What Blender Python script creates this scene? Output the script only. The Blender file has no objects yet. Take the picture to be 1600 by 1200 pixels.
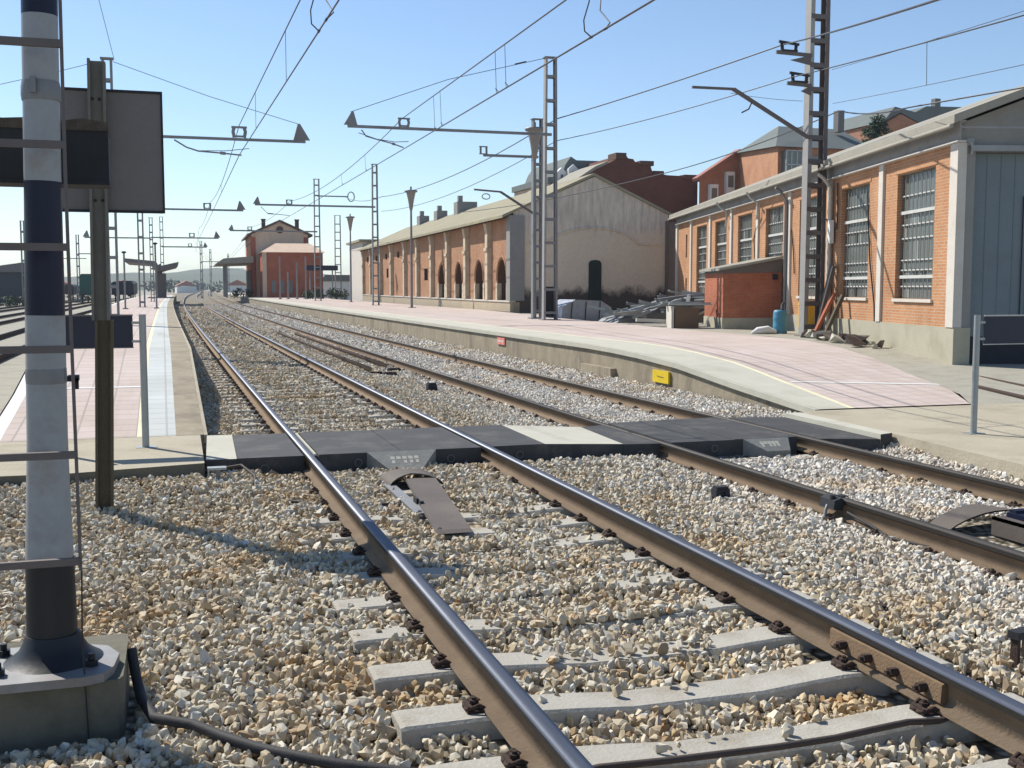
import bpy, math, random
import numpy as np
from mathutils import Vector, Matrix
R=math.radians; PI=math.pi
rnd=random.Random(7)
sc=bpy.context.scene
C=sc.collection
# ------------------------------------------------------------------ materials
def newmat(name):
    m=bpy.data.materials.new(name); m.use_nodes=True
    nt=m.node_tree; b=nt.nodes['Principled BSDF']; return m,nt,b
def N(nt,t,**kw):
    n=nt.nodes.new(t)
    for k,v in kw.items():
        if k in n.inputs: n.inputs[k].default_value=v
        else: setattr(n,k,v)
    return n
def mixc(nt,fac,a,b,mode='MIX'):
    n=nt.nodes.new('ShaderNodeMix'); n.data_type='RGBA'; n.blend_type=mode
    for s,v in ((n.inputs[0],fac),(n.inputs[6],a),(n.inputs[7],b)):
        if isinstance(v,(int,float)): s.default_value=v
        elif isinstance(v,tuple): s.default_value=(*v,1) if len(v)==3 else v
        else: nt.links.new(v,s)
    return n.outputs[2]
def coords(nt,kind='Object',swap=None,scale=None):
    tc=nt.nodes.new('ShaderNodeTexCoord'); o=tc.outputs[kind]
    if swap:
        s=nt.nodes.new('ShaderNodeSeparateXYZ'); nt.links.new(o,s.inputs[0])
        c=nt.nodes.new('ShaderNodeCombineXYZ')
        for i,ch in enumerate(swap):
            if ch in 'xyz': nt.links.new(s.outputs['xyz'.index(ch)],c.inputs[i])
        o=c.outputs[0]
    if scale:
        mp=nt.nodes.new('ShaderNodeMapping'); mp.inputs['Scale'].default_value=scale
        nt.links.new(o,mp.inputs[0]); o=mp.outputs[0]
    return o
def noise(nt,v,scale,detail=6,rough=.6):
    n=N(nt,'ShaderNodeTexNoise',Scale=scale,Detail=detail,Roughness=rough); nt.links.new(v,n.inputs['Vector']); return n.outputs['Fac']
def ramp(nt,f,a,b,c0=(0,0,0,1),c1=(1,1,1,1)):
    r=nt.nodes.new('ShaderNodeValToRGB'); nt.links.new(f,r.inputs[0])
    r.color_ramp.elements[0].position=a; r.color_ramp.elements[1].position=b
    r.color_ramp.elements[0].color=c0; r.color_ramp.elements[1].color=c1
    return r.outputs[0]
def bump(nt,b,h,strength=.3,dist=.02):
    n=N(nt,'ShaderNodeBump',Strength=strength,Distance=dist); nt.links.new(h,n.inputs['Height']); nt.links.new(n.outputs[0],b.inputs['Normal'])
def mat(name,col,col2=None,rough=.8,metal=0,s1=2.5,s2=30,dirt=None,dirt_amt=.5,dirt_scale=1.2,bmp=.15,spec=.3,stretch=None):
    m,nt,b=newmat(name); v=coords(nt,scale=stretch)
    col2=col2 or tuple(c*.72 for c in col)
    c=mixc(nt,ramp(nt,noise(nt,v,s1),.3,.7),col,col2)
    f=noise(nt,v,s2,4)
    c=mixc(nt,.5,c,mixc(nt,f,tuple(x*.75 for x in col),tuple(min(1,x*1.2) for x in col)))
    if dirt: c=mixc(nt,ramp(nt,noise(nt,v,dirt_scale,8,.7),.5,.5+.28/max(dirt_amt,.1)),c,dirt)
    nt.links.new(c,b.inputs['Base Color'])
    b.inputs['Roughness'].default_value=rough; b.inputs['Metallic'].default_value=metal
    b.inputs['Specular IOR Level'].default_value=spec
    if bmp: bump(nt,b,f,bmp)
    return m
def brick(name,c1,c2,mortar,swap,rough=.9,scale=1.0,patch=None,patch_amt=.6,bw=.25,rh=.065,ms=.01):
    m,nt,b=newmat(name); v=coords(nt,swap=swap)
    t=N(nt,'ShaderNodeTexBrick'); t.inputs['Color1'].default_value=(*c1,1); t.inputs['Color2'].default_value=(*c2,1); t.inputs['Mortar'].default_value=(*mortar,1)
    t.inputs['Scale'].default_value=scale; t.inputs['Brick Width'].default_value=bw; t.inputs['Row Height'].default_value=rh
    t.inputs['Mortar Size'].default_value=ms; t.inputs['Bias'].default_value=0.0
    nt.links.new(v,t.inputs['Vector'])
    c=t.outputs['Color']
    v2=coords(nt)
    c=mixc(nt,ramp(nt,noise(nt,v2,.9,8,.7),.3,.75),c,mixc(nt,1.0,c,(.68,.62,.6),'MULTIPLY'))
    c=mixc(nt,.35,c,mixc(nt,1.0,c,ramp(nt,noise(nt,v2,14,3),.2,.8,(.6,.6,.6,1),(1.3,1.3,1.3,1)),'MULTIPLY'))
    if patch: c=mixc(nt,ramp(nt,noise(nt,v2,.55,9,.75),.52,.52+.2/patch_amt),c,patch)
    nt.links.new(c,b.inputs['Base Color']); b.inputs['Roughness'].default_value=rough; b.inputs['Specular IOR Level'].default_value=.15
    bump(nt,b,t.outputs['Fac'],.3,-.006)
    return m
M={}
M['rail_side']=mat('rail_web_dusty_rust',(.26,.185,.12),(.17,.12,.075),.85,.1,6,60,dirt=(.32,.26,.18),bmp=.2)
M['rail_top']=mat('rail_running_surface',(.22,.235,.275),(.14,.15,.18),.5,.45,8,90,bmp=.05,stretch=(3,.3,3))
M['rail_head_side']=mat('oily_rail_head_side',(.035,.03,.026),(.022,.02,.018),.6,.1,6,60)
M['rail_old']=mat('rail_dark_top',(.13,.11,.10),(.09,.07,.06),.5,.4,6,60)
M['rail_top2']=mat('rail_dull_top',(.13,.115,.10),(.085,.075,.065),.65,.2,8,80,bmp=.05)
M['rust_dark']=mat('dark_rust',(.07,.045,.035),(.04,.03,.027),.9,.1,20,120,bmp=.5)
M['rust_orange']=mat('orange_rust',(.22,.15,.09),(.17,.11,.07),.9,.1,12,80,bmp=.4)
M['concrete']=mat('sleeper_concrete',(.41,.39,.34),(.33,.31,.265),.9,0,4,60,dirt=(.24,.19,.13),dirt_amt=.8,dirt_scale=3,bmp=.3)
M['slab']=mat('pale_concrete_slab',(.50,.48,.40),(.42,.40,.33),.9,0,3,50,dirt=(.3,.28,.22),bmp=.25)
M['apron']=mat('weathered_concrete',(.43,.385,.29),(.31,.27,.20),.95,0,1.2,35,dirt=(.24,.2,.14),dirt_amt=.9,dirt_scale=1.1,bmp=.4)
M['wall_conc']=mat('stained_platform_wall',(.36,.305,.22),(.13,.11,.08),.95,0,3.2,18,dirt=(.16,.135,.10),dirt_amt=1.2,dirt_scale=1.3,bmp=.5,stretch=(1,.9,.45))
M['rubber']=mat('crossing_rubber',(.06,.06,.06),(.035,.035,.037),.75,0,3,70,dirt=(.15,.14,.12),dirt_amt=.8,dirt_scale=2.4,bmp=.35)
M['rubber_lt']=mat('worn_grey_rubber',(.23,.23,.21),(.16,.16,.15),.85,0,10,50,dirt=(.4,.39,.34),dirt_scale=9,bmp=.3)
M['ring']=mat('ring_edge',(.16,.16,.16),None,.7)
M['plate']=mat('weathered_steel_plate',(.13,.11,.095),(.085,.072,.062),.75,.25,5,60,dirt=(.26,.22,.18),bmp=.2)
M['galv']=mat('galvanised_steel',(.36,.38,.38),(.26,.28,.28),.5,.6,8,40,dirt=(.22,.17,.13),dirt_amt=.4,bmp=.05)
M['galv_dk']=mat('dull_grey_steel',(.26,.265,.27),(.19,.19,.195),.6,.4,8,40,dirt=(.15,.1,.07),bmp=.05)
M['mast_brown']=mat('weathered_mast_steel',(.17,.15,.145),(.12,.105,.10),.7,.3,5,40,dirt=(.2,.12,.08),bmp=.1)
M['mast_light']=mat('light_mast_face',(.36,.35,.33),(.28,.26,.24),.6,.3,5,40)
M['wood_post']=mat('brown_steel_post',(.115,.095,.062),(.08,.065,.042),.8,.1,6,50,bmp=.2)
M['post_grey']=mat('dull_post_paint',(.17,.165,.145),(.12,.115,.10),.7,.1,5,50,dirt=(.12,.095,.06),dirt_amt=.8,dirt_scale=4)
M['white_paint']=mat('white_mast_paint',(.34,.355,.365),(.28,.295,.305),.45,0,4,40,dirt=(.22,.15,.09),dirt_amt=.5,dirt_scale=6,bmp=.03)
M['blue_paint']=mat('dark_blue_paint',(.010,.013,.036),(.007,.01,.028),.4,0,4,40,bmp=.03)
M['black_paint']=mat('black_paint',(.02,.022,.026),(.014,.015,.018),.45,0,5,40,bmp=.05)
M['sign_back']=mat('grey_sign_back',(.165,.155,.15),(.135,.125,.12),.6,.1,3,30,bmp=.03)
M['sign_navy']=mat('navy_panel',(.03,.034,.055),(.022,.026,.04),.5,.1,3,30,bmp=.02)
M['dk_box']=mat('dark_cabinet',(.035,.037,.042),(.02,.02,.023),.7,.2,6,40,bmp=.1)
M['rusty_edge']=mat('rusty_flaked_edge',(.13,.11,.09),(.05,.035,.03),.95,.1,25,80,bmp=.8)
M['wire']=mat('contact_wire_metal',(.09,.09,.10),(.06,.06,.065),.5,.5,8,40,bmp=0)
M['cable']=mat('black_cable_rubber',(.03,.03,.033),(.05,.045,.04),.7,0,20,90)
M['hose']=mat('brown_hose',(.08,.06,.05),(.05,.04,.035),.7,0,20,90)
M['yellow']=mat('yellow_sign_paint',(.72,.52,.02),(.6,.42,.02),.5,0,5,40,bmp=.03)
M['red']=mat('faded_red_sign',(.75,.25,.2),(.68,.2,.15),.5,0,5,40,bmp=.03)
M['white']=mat('white_line_paint',(.72,.72,.68),(.6,.6,.56),.8,0,6,40,dirt=(.4,.38,.33),dirt_amt=.4)
M['cream']=mat('cream_line_paint',(.72,.68,.45),(.62,.58,.4),.8,0,6,40,dirt=(.45,.4,.3),dirt_amt=.4)
M['brickW']=brick('orange_brick_side',(.55,.27,.125),(.49,.225,.105),(.50,.38,.27),'yz',patch=(.54,.36,.23),patch_amt=.3)
M['brickWx']=brick('orange_brick_front',(.60,.245,.095),(.52,.20,.08),(.50,.36,.25),'xz')
M['brickS']=brick('weathered_shed_brick',(.48,.25,.135),(.39,.19,.105),(.42,.30,.2),'yz',patch=(.36,.24,.16),patch_amt=.5)
M['brickH']=brick('red_hut_brick',(.50,.16,.08),(.43,.13,.07),(.38,.2,.14),'yz',bw=.25)
M['brickHx']=brick('red_hut_brick_front',(.52,.17,.085),(.45,.14,.07),(.4,.21,.15),'xz',bw=.25)
M['brickA']=brick('apartment_brick_side',(.58,.28,.15),(.52,.24,.13),(.45,.32,.22),'yz')
M['brickAx']=brick('apartment_brick_front',(.52,.22,.12),(.45,.18,.10),(.4,.26,.18),'xz')
M['brickD']=brick('dark_brown_brick',(.20,.085,.06),(.16,.07,.05),(.15,.09,.07),'xz')
M['brickSt']=brick('station_red_brick',(.50,.15,.075),(.42,.125,.06),(.35,.16,.11),'xz')
M['brickSty']=brick('station_orange_brick',(.55,.24,.13),(.48,.2,.11),(.45,.3,.2),'yz')
M['render']=mat('pink_render',(.66,.50,.37),(.56,.42,.31),.9,0,1,20,dirt=(.36,.27,.21))
M['pil']=mat('pale_pilaster_render',(.60,.56,.50),(.50,.455,.39),.9,0,3,30,dirt=(.45,.38,.3),dirt_amt=.5)
M['pilS']=mat('worn_stone_pilaster',(.56,.48,.36),(.45,.36,.26),.95,0,2,20,dirt=(.22,.15,.1),dirt_amt=.7,dirt_scale=2)
M['lamp_shade']=mat('frosted_lamp_funnel',(.30,.265,.23),(.25,.22,.19),.5)
M['stone']=mat('rubble_stone_plinth',(.46,.38,.27),(.33,.26,.18),.95,0,4,12,dirt=(.5,.45,.36),dirt_scale=3,bmp=.6)
M['block_conc']=mat('grime_shade_concrete',(.16,.15,.115),(.11,.10,.075),.95,0,3,30,dirt=(.06,.06,.05),dirt_scale=3,bmp=.4)
M['plinthW']=mat('mossy_concrete_plinth',(.42,.39,.30),(.33,.31,.23),.95,0,2,25,dirt=(.22,.21,.13),dirt_scale=1.6,bmp=.3)
M['grey_render']=mat('grey_cement',(.27,.265,.25),(.22,.215,.20),.9,0,2,25,dirt=(.16,.15,.14),bmp=.2)
M['frieze']=mat('grey_frieze',(.34,.35,.36),(.26,.27,.28),.9,0,2,25,dirt=(.14,.14,.14),bmp=.2)
M['door_blue']=mat('blue_grey_steel_door',(.17,.205,.225),(.14,.175,.195),.55,.1,1.5,20,dirt=(.12,.14,.15),bmp=.05)
M['door_dk']=mat('blue_black_door',(.018,.02,.03),(.012,.014,.02),.6)
M['green_dk']=mat('dark_green_paint',(.012,.03,.026),(.008,.02,.018),.6)
M['wood_brown']=mat('old_brown_wood',(.055,.018,.012),(.03,.012,.01),.85,0,4,30,bmp=.4,stretch=(1,4,.5))
M['frame']=mat('pale_metal_frame',(.55,.55,.52),(.42,.42,.4),.7,0,10,40,dirt=(.2,.16,.12))
M['frame_dk']=mat('dull_metal_bars',(.24,.25,.24),(.17,.17,.16),.7,.1,10,40)
M['glass']=mat('dusty_window_glass',(.14,.155,.145),(.09,.10,.095),.25,0,1.5,12,dirt=(.17,.18,.16),dirt_scale=3,bmp=.02,spec=.6)
M['pane_lt']=mat('milky_pane',(.27,.29,.27),(.2,.22,.21),.3,0,6,20)
M['pane_dk']=mat('broken_dark_pane',(.02,.022,.022),(.03,.03,.03),.3,0,6,20)
M['roof_lichen']=mat('lichen_covered_roof',(.30,.27,.19),(.24,.22,.16),.95,0,1.3,12,dirt=(.40,.37,.19),dirt_amt=.9,dirt_scale=.9,bmp=.5)
M['roof_fibre']=mat('grey_fibre_cement_roof',(.33,.31,.26),(.25,.235,.2),.95,0,1.5,15,dirt=(.38,.36,.27),dirt_scale=2,bmp=.4)
M['roof_grey']=mat('grey_green_roof_tiles',(.15,.17,.165),(.11,.13,.125),.9,0,1,8,bmp=.3)
M['roof_red']=mat('red_roof_tiles',(.36,.17,.13),(.28,.13,.1),.9,0,1,8,bmp=.3)
M['roof_dk']=mat('dark_brown_eaves',(.12,.07,.05),(.09,.05,.04),.85)
M['blue_plastic']=mat('blue_barrel_plastic',(.07,.24,.36),(.06,.2,.3),.45,0,6,40,dirt=(.2,.3,.35),dirt_amt=.4)
M['yellow_box']=mat('yellow_box_plastic',(.75,.42,.02),(.62,.33,.02),.5)
M['card']=mat('brown_cardboard',(.20,.13,.085),(.15,.1,.065),.9)
M['scrap']=mat('zinc_grey_scrap',(.42,.44,.43),(.3,.32,.32),.5,.4,6,40,dirt=(.2,.18,.16))
M['sheet']=mat('crinkled_silver_sheet',(.42,.45,.5),(.22,.24,.28),.35,.6,9,30,bmp=.8)
M['green_wagon']=mat('green_wagon_paint',(.02,.09,.075),(.015,.065,.055),.6)
M['wagon_dk']=mat('dark_wagon',(.05,.055,.065),(.035,.04,.05),.7)
M['bark']=mat('bark',(.09,.07,.05),(.06,.045,.03),.95,0,8,40,bmp=.5)
M['leaf']=mat('dark_conifer_foliage',(.045,.08,.035),(.03,.055,.03),.8,0,3,20,bmp=0)
M['leaf2']=mat('hedge_foliage',(.05,.07,.035),(.04,.05,.03),.8,0,3,20,bmp=0)
M['white_wall']=mat('whitewashed_wall',(.75,.75,.72),(.68,.68,.65),.9)
M['ground']=mat('dusty_earth',(.31,.275,.215),(.24,.21,.16),.98,0,.5,9,dirt=(.2,.19,.12),dirt_amt=.6,dirt_scale=.35,bmp=.5)
M['rough']=mat('rough_gravel_ground',(.36,.34,.28),(.27,.25,.2),.98,0,2,22,dirt=(.2,.18,.13),dirt_scale=2,bmp=.8)
M['hill']=mat('wooded_hillside',(.075,.095,.05),(.11,.12,.07),.95,0,.01,.12,dirt=(.19,.18,.11),dirt_scale=.006,bmp=0)
def m_gable():
    m,nt,b=newmat('stained_render_gable'); v=coords(nt)
    c=mixc(nt,ramp(nt,noise(nt,v,.7,8,.65),.3,.7),(.76,.645,.49),(.64,.53,.40))
    c=mixc(nt,.4,c,ramp(nt,noise(nt,v,9,5),.2,.8,(.46,.39,.30,1),(.82,.71,.56,1)))
    s=nt.nodes.new('ShaderNodeSeparateXYZ'); nt.links.new(v,s.inputs[0])
    # pale washed upper band above z 4
    n1=noise(nt,coords(nt,scale=(3.2,1,.45)),1.6,8,.7)
    a=N(nt,'ShaderNodeMath',operation='MULTIPLY_ADD'); nt.links.new(n1,a.inputs[0]); a.inputs[1].default_value=1.6; nt.links.new(s.outputs[2],a.inputs[2])
    c=mixc(nt,ramp(nt,a.outputs[0],.0,1.0),c,c)
    up=N(nt,'ShaderNodeMapRange'); nt.links.new(a.outputs[0],up.inputs[0]); up.inputs[1].default_value=4.75; up.inputs[2].default_value=5.2
    c=mixc(nt,up.outputs[0],c,mixc(nt,ramp(nt,n1,.35,.65),(.72,.64,.53),(.44,.38,.32)))
    # soot band rising from the ground
    n2=noise(nt,coords(nt,scale=(.8,1,.5)),1.4,9,.75)
    a2=N(nt,'ShaderNodeMath',operation='MULTIPLY_ADD'); nt.links.new(n2,a2.inputs[0]); a2.inputs[1].default_value=-1.7; nt.links.new(s.outputs[2],a2.inputs[2])
    dn=N(nt,'ShaderNodeMapRange'); nt.links.new(a2.outputs[0],dn.inputs[0]); dn.inputs[1].default_value=.35; dn.inputs[2].default_value=.75; dn.inputs[3].default_value=1; dn.inputs[4].default_value=0
    c=mixc(nt,dn.outputs[0],c,(.10,.08,.065))
    nt.links.new(c,b.inputs['Base Color']); b.inputs['Roughness'].default_value=.95; b.inputs['Specular IOR Level'].default_value=.1
    bump(nt,b,noise(nt,v,12,5),.5,.03); return m
M['gable']=m_gable()
def m_paving(name,a,b_,mort,sw='xy'):
    m,nt,b=newmat(name); v=coords(nt,swap=sw)
    t=N(nt,'ShaderNodeTexBrick'); t.offset=0
    t.inputs['Color1'].default_value=(*a,1); t.inputs['Color2'].default_value=(*b_,1); t.inputs['Mortar'].default_value=(*mort,1)
    t.inputs['Scale'].default_value=1; t.inputs['Brick Width'].default_value=.3; t.inputs['Row Height'].default_value=.3; t.inputs['Mortar Size'].default_value=.012
    nt.links.new(v,t.inputs['Vector'])
    v2=coords(nt); c=t.outputs['Color']
    c=mixc(nt,ramp(nt,noise(nt,v2,.5,8,.7),.35,.75),c,mixc(nt,1.0,c,(.82,.78,.72),'MULTIPLY'))
    c=mixc(nt,ramp(nt,noise(nt,coords(nt,scale=(3,.25,1)),.8,6,.6),.55,.75),c,mixc(nt,1.0,c,(.84,.82,.78),'MULTIPLY'))
    nt.links.new(c,b.inputs['Base Color']); b.inputs['Roughness'].default_value=.9; b.inputs['Specular IOR Level'].default_value=.2
    bump(nt,b,t.outputs['Fac'],.2,-.004); return m
M['pink']=m_paving('pink_paving_tiles',(.56,.475,.435),(.52,.435,.395),(.39,.335,.305))
M['tactile']=m_paving('pale_tactile_tiles',(.55,.58,.57),(.50,.53,.52),(.40,.42,.41))
def m_ballast_base():
    m,nt,b=newmat('ballast_bed_surface'); v=coords(nt)
    t=N(nt,'ShaderNodeTexVoronoi',Scale=17.0); nt.links.new(v,t.inputs['Vector'])
    r=nt.nodes.new('ShaderNodeValToRGB'); r.color_ramp.interpolation='CONSTANT'
    e=r.color_ramp.elements; e[0].position=0; e[0].color=(.36,.33,.26,1); e[1].position=.25; e[1].color=(.48,.44,.36,1)
    for p,cc in ((.45,(.42,.35,.25,1)),(.6,(.58,.55,.48,1)),(.75,(.30,.24,.16,1)),(.85,(.46,.45,.41,1))):
        k=e.new(p); k.color=cc
    s=nt.nodes.new('ShaderNodeSeparateColor'); nt.links.new(t.outputs['Color'],s.inputs[0]); nt.links.new(s.outputs[0],r.inputs[0])
    c=mixc(nt,ramp(nt,t.outputs['Distance'],.3,.75),r.outputs[0],(.10,.085,.065))
    c=mixc(nt,ramp(nt,noise(nt,v,.6,6),.35,.7),c,mixc(nt,1.0,c,(.85,.83,.78),'MULTIPLY'))
    nt.links.new(c,b.inputs['Base Color']); b.inputs['Roughness'].default_value=.95; b.inputs['Specular IOR Level'].default_value=.1
    bump(nt,b,t.outputs['Distance'],1.0,-.04); return m
M['bed']=m_ballast_base()
def m_stone():
    m,nt,b=newmat('ballast_stone'); oi=nt.nodes.new('ShaderNodeObjectInfo')
    r=nt.nodes.new('ShaderNodeValToRGB'); nt.links.new(oi.outputs['Random'],r.inputs[0])
    cols=[(0,(0.620,0.552,0.414)),(.12,(0.536,0.460,0.334)),(.26,(0.470,0.386,0.255)),(.36,(0.583,0.552,0.458)),(.48,(0.376,0.294,0.185)),(.56,(0.696,0.662,0.572)),(.66,(0.489,0.460,0.387)),(.76,(0.526,0.414,0.255)),(.84,(0.282,0.230,0.167)),(.90,(0.432,0.285,0.150)),(.94,(0.470,0.442,0.387)),(1,(0.639,0.607,0.528))]
    e=r.color_ramp.elements; e[0].color=(*cols[0][1],1); e[1].position=1; e[1].color=(*cols[-1][1],1)
    for p,c_ in cols[1:-1]: k=e.new(p); k.color=(*c_,1)
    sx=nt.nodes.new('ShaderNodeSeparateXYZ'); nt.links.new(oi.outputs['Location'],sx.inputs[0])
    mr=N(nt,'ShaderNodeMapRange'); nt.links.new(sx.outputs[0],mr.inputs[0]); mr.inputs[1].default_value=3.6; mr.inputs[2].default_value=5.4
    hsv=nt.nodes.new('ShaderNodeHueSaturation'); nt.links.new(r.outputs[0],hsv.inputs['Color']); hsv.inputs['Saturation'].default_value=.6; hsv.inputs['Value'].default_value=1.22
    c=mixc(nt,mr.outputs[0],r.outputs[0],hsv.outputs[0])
    big=N(nt,'ShaderNodeTexNoise',Scale=1.1,Detail=5,Roughness=.65); nt.links.new(oi.outputs['Location'],big.inputs['Vector'])
    c=mixc(nt,ramp(nt,big.outputs['Fac'],.50,.66),c,mixc(nt,1.0,c,(.93,.80,.62),'MULTIPLY'))
    v=coords(nt); c=mixc(nt,.5,c,mixc(nt,1.0,c,ramp(nt,noise(nt,v,30,4),.25,.75,(.6,.6,.6,1),(1.25,1.25,1.25,1)),'MULTIPLY'))
    nt.links.new(c,b.inputs['Base Color']); b.inputs['Roughness'].default_value=.85; b.inputs['Specular IOR Level'].default_value=.25
    return m
M['stone_b']=m_stone()
# ------------------------------------------------------------------ mesh helpers
class MB:
    def __init__(s): s.v=[]; s.f=[]; s.m=[]; s.s=[]
    def add(s,vs,fs,mi=0,smooth=False):
        o=len(s.v); s.v+= [tuple(p) for p in vs]
        for f in fs: s.f.append(tuple(o+i for i in f)); s.m.append(mi); s.s.append(smooth)
        return s
    def box(s,x0,x1,y0,y1,z0,z1,mi=0):
        return s.add([(x0,y0,z0),(x1,y0,z0),(x1,y1,z0),(x0,y1,z0),(x0,y0,z1),(x1,y0,z1),(x1,y1,z1),(x0,y1,z1)],
            [(0,3,2,1),(4,5,6,7),(0,1,5,4),(1,2,6,5),(2,3,7,6),(3,0,4,7)],mi)
    def beam(s,p0,p1,w,h,mi=0,up=(0,0,1)):
        p0=Vector(p0);p1=Vector(p1); d=(p1-p0).normalized(); u=Vector(up)
        if abs(d.dot(u))>.98: u=Vector((0,1,0))
        a=d.cross(u).normalized()*w/2; b=a.cross(d).normalized()*h/2
        vs=[p+q for p in (p0,p1) for q in (-a-b,a-b,a+b,-a+b)]
        return s.add(vs,[(0,3,2,1),(4,5,6,7),(0,1,5,4),(1,2,6,5),(2,3,7,6),(3,0,4,7)],mi)
    def tube(s,pts,r,n=8,mi=0,smooth=True,radii=None,cap=True):
        pts=[Vector(p) for p in pts]; k=len(pts); rings=[]
        ref=None
        for i,p in enumerate(pts):
            d=((pts[min(i+1,k-1)]-pts[max(i-1,0)])).normalized()
            if ref is None: ref=Vector((0,0,1)) if abs(d.z)<.9 else Vector((1,0,0))
            a=d.cross(ref).normalized(); b=a.cross(d).normalized(); ref=b
            rr=radii[i] if radii else r
            rings.append([p+a*math.cos(2*PI*j/n)*rr+b*math.sin(2*PI*j/n)*rr for j in range(n)])
        vs=[q for rg in rings for q in rg]; fs=[]
        for i in range(k-1):
            for j in range(n): fs.append((i*n+j,i*n+(j+1)%n,(i+1)*n+(j+1)%n,(i+1)*n+j))
        s.add(vs,fs,mi,smooth)
        if cap: s.add(rings[0],[tuple(range(n))[::-1]],mi); s.add(rings[-1],[tuple(range(n))],mi)
        return s
    def prism(s,poly,axis,a,b,mi=0,holes=None):
        # poly in the two other axes, extruded along axis
        def P(q,t):
            if axis=='y': return (q[0],t,q[1])
            if axis=='x': return (t,q[0],q[1])
            return (q[0],q[1],t)
        n=len(poly); vs=[P(q,a) for q in poly]+[P(q,b) for q in poly]
        fs=[tuple(range(n))[::-1],tuple(range(n,2*n))]+[(i,(i+1)%n,n+(i+1)%n,n+i) for i in range(n)]
        return s.add(vs,fs,mi)
    def build(s,name,mats,parent=None,loc=None):
        me=bpy.data.meshes.new(name); me.from_pydata(s.v,[],s.f)
        if not isinstance(mats,(list,tuple)): mats=[mats]
        for m in mats: me.materials.append(m)
        me.polygons.foreach_set('material_index',s.m); me.polygons.foreach_set('use_smooth',s.s)
        me.update()
        o=bpy.data.objects.new(name,me); C.objects.link(o)
        if parent is not None: o.parent=parent
        if loc: o.location=loc
        return o
def tag(o,label=None,cat=None,group=None,kind=None):
    if label: o['label']=label
    if cat: o['category']=cat
    if group: o['group']=group
    if kind: o['kind']=kind
    return o
def empty(name,loc,rz=0,label=None,cat=None,group=None):
    o=bpy.data.objects.new(name,None); C.objects.link(o); o.location=loc; o.rotation_euler=(0,0,rz); o.empty_display_size=.2
    return tag(o,label,cat,group)
def kids(o): return list(o.children)
def copy_tree(o,loc=None,parent=None,children=None):
    c=o.copy(); C.objects.link(c)
    if parent is not None: c.parent=parent
    if loc is not None: c.location=loc
    for ch in (children if children is not None else list(o.children)): copy_tree(ch,None,c)
    return c
def struct(name,mb,m,label,**k): return tag(mb.build(name,m),label,kind='structure')
def cx(y): 
    if y<30: return 0.
    if y<250: return .85e-4*(y-30)**2
    return .85e-4*220**2+2*.85e-4*220*(y-250)
def lerp(a,b,t): return a+(b-a)*t
def pw(pts):
    def f(x):
        if x<=pts[0][0]: return pts[0][1]
        for (a,va),(b,vb) in zip(pts,pts[1:]):
            if x<=b: return va+(vb-va)*(x-a)/(b-a)
        return pts[-1][1]
    return f
# ------------------------------------------------------------------ heights
zL=pw([(0,0),(12.25,.0),(19,.57),(1000,.57)])
zR=pw([(12.74,-.03),(14.96,.137),(16.9,.306),(18.5,.377),(19.7,.408),(21,.424),(1000,.424)])
def hsh(x,y): return math.sin(x*1.7+y*.9)*.5+math.sin(x*.6-y*2.3+1.3)*.5
def bz(x,y):
    near=max(0,min(1,(5.3-y)/1.3)); lift=max(0,min(1,(y-8.6)/1.6)) if y<12.2 else 0
    if x<.8: z=lerp(-.20,-.055 if x<.3 else -.115,lift)
    elif x<3.5: z=lerp(-.195,-.235,near)
    elif x<4.7: z=lerp(-.19,-.235,(x-3.5)/1.2)
    elif x<7.0: z=-.24
    else: z=lerp(-.24,-.13,min(1,(x-7)/1.1)) if y>12 else lerp(-.262,-.16,min(1,(x-7)/.5))
    if .8<=x<3.5 and y>12: z=-.205
    if .8<=x<4.7: z=lerp(z,-.155,lift)
    return z+.012*hsh(x*2,y*2)
# ------------------------------------------------------------------ ground
mb=MB(); 
gx=[-1500,-300,-60,-20,40,120,400,2500]; gy=[-60,0,60,200,600,1200,2600]
for i in range(len(gx)-1):
    for j in range(len(gy)-1):
        mb.add([(gx[i],gy[j],-.55),(gx[i+1],gy[j],-.55),(gx[i+1],gy[j+1],-.55),(gx[i],gy[j+1],-.55)],[(0,1,2,3)])
struct('ground',mb,M['ground'],'dusty flat earth of the station yard')
# left yard gravel at the far left tracks
mb=MB(); mb.add([(-60,14,-.33),(-2.2,14,-.33),(-2.9,500,-.33),(-60,500,-.33)],[(0,1,2,3)])
struct('yard_ground',mb,M['rough'],'grey gravel yard left of the left platform')
# ballast bed
ys=list(np.concatenate([np.arange(-4,16,.25),np.arange(16,60,1.0),np.arange(60,300,6),np.arange(300,560,20)])); xs=list(np.concatenate([np.arange(-4,.31,.25),np.arange(.38,8.2,.23)]))
mb=MB(); V=[]
for y in ys:
    for x in xs:
        z=bz(x,y)-.03
        if x<.3 and y>10.2: z=-.4
        V.append((x+cx(y),y,z))
n=len(xs); F=[(j*n+i,j*n+i+1,(j+1)*n+i+1,(j+1)*n+i) for j in range(len(ys)-1) for i in range(n-1)]
mb.add(V,F,0,True)
struct('ballast_bed',mb,M['bed'],'bed of tan ballast under the two tracks')
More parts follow.
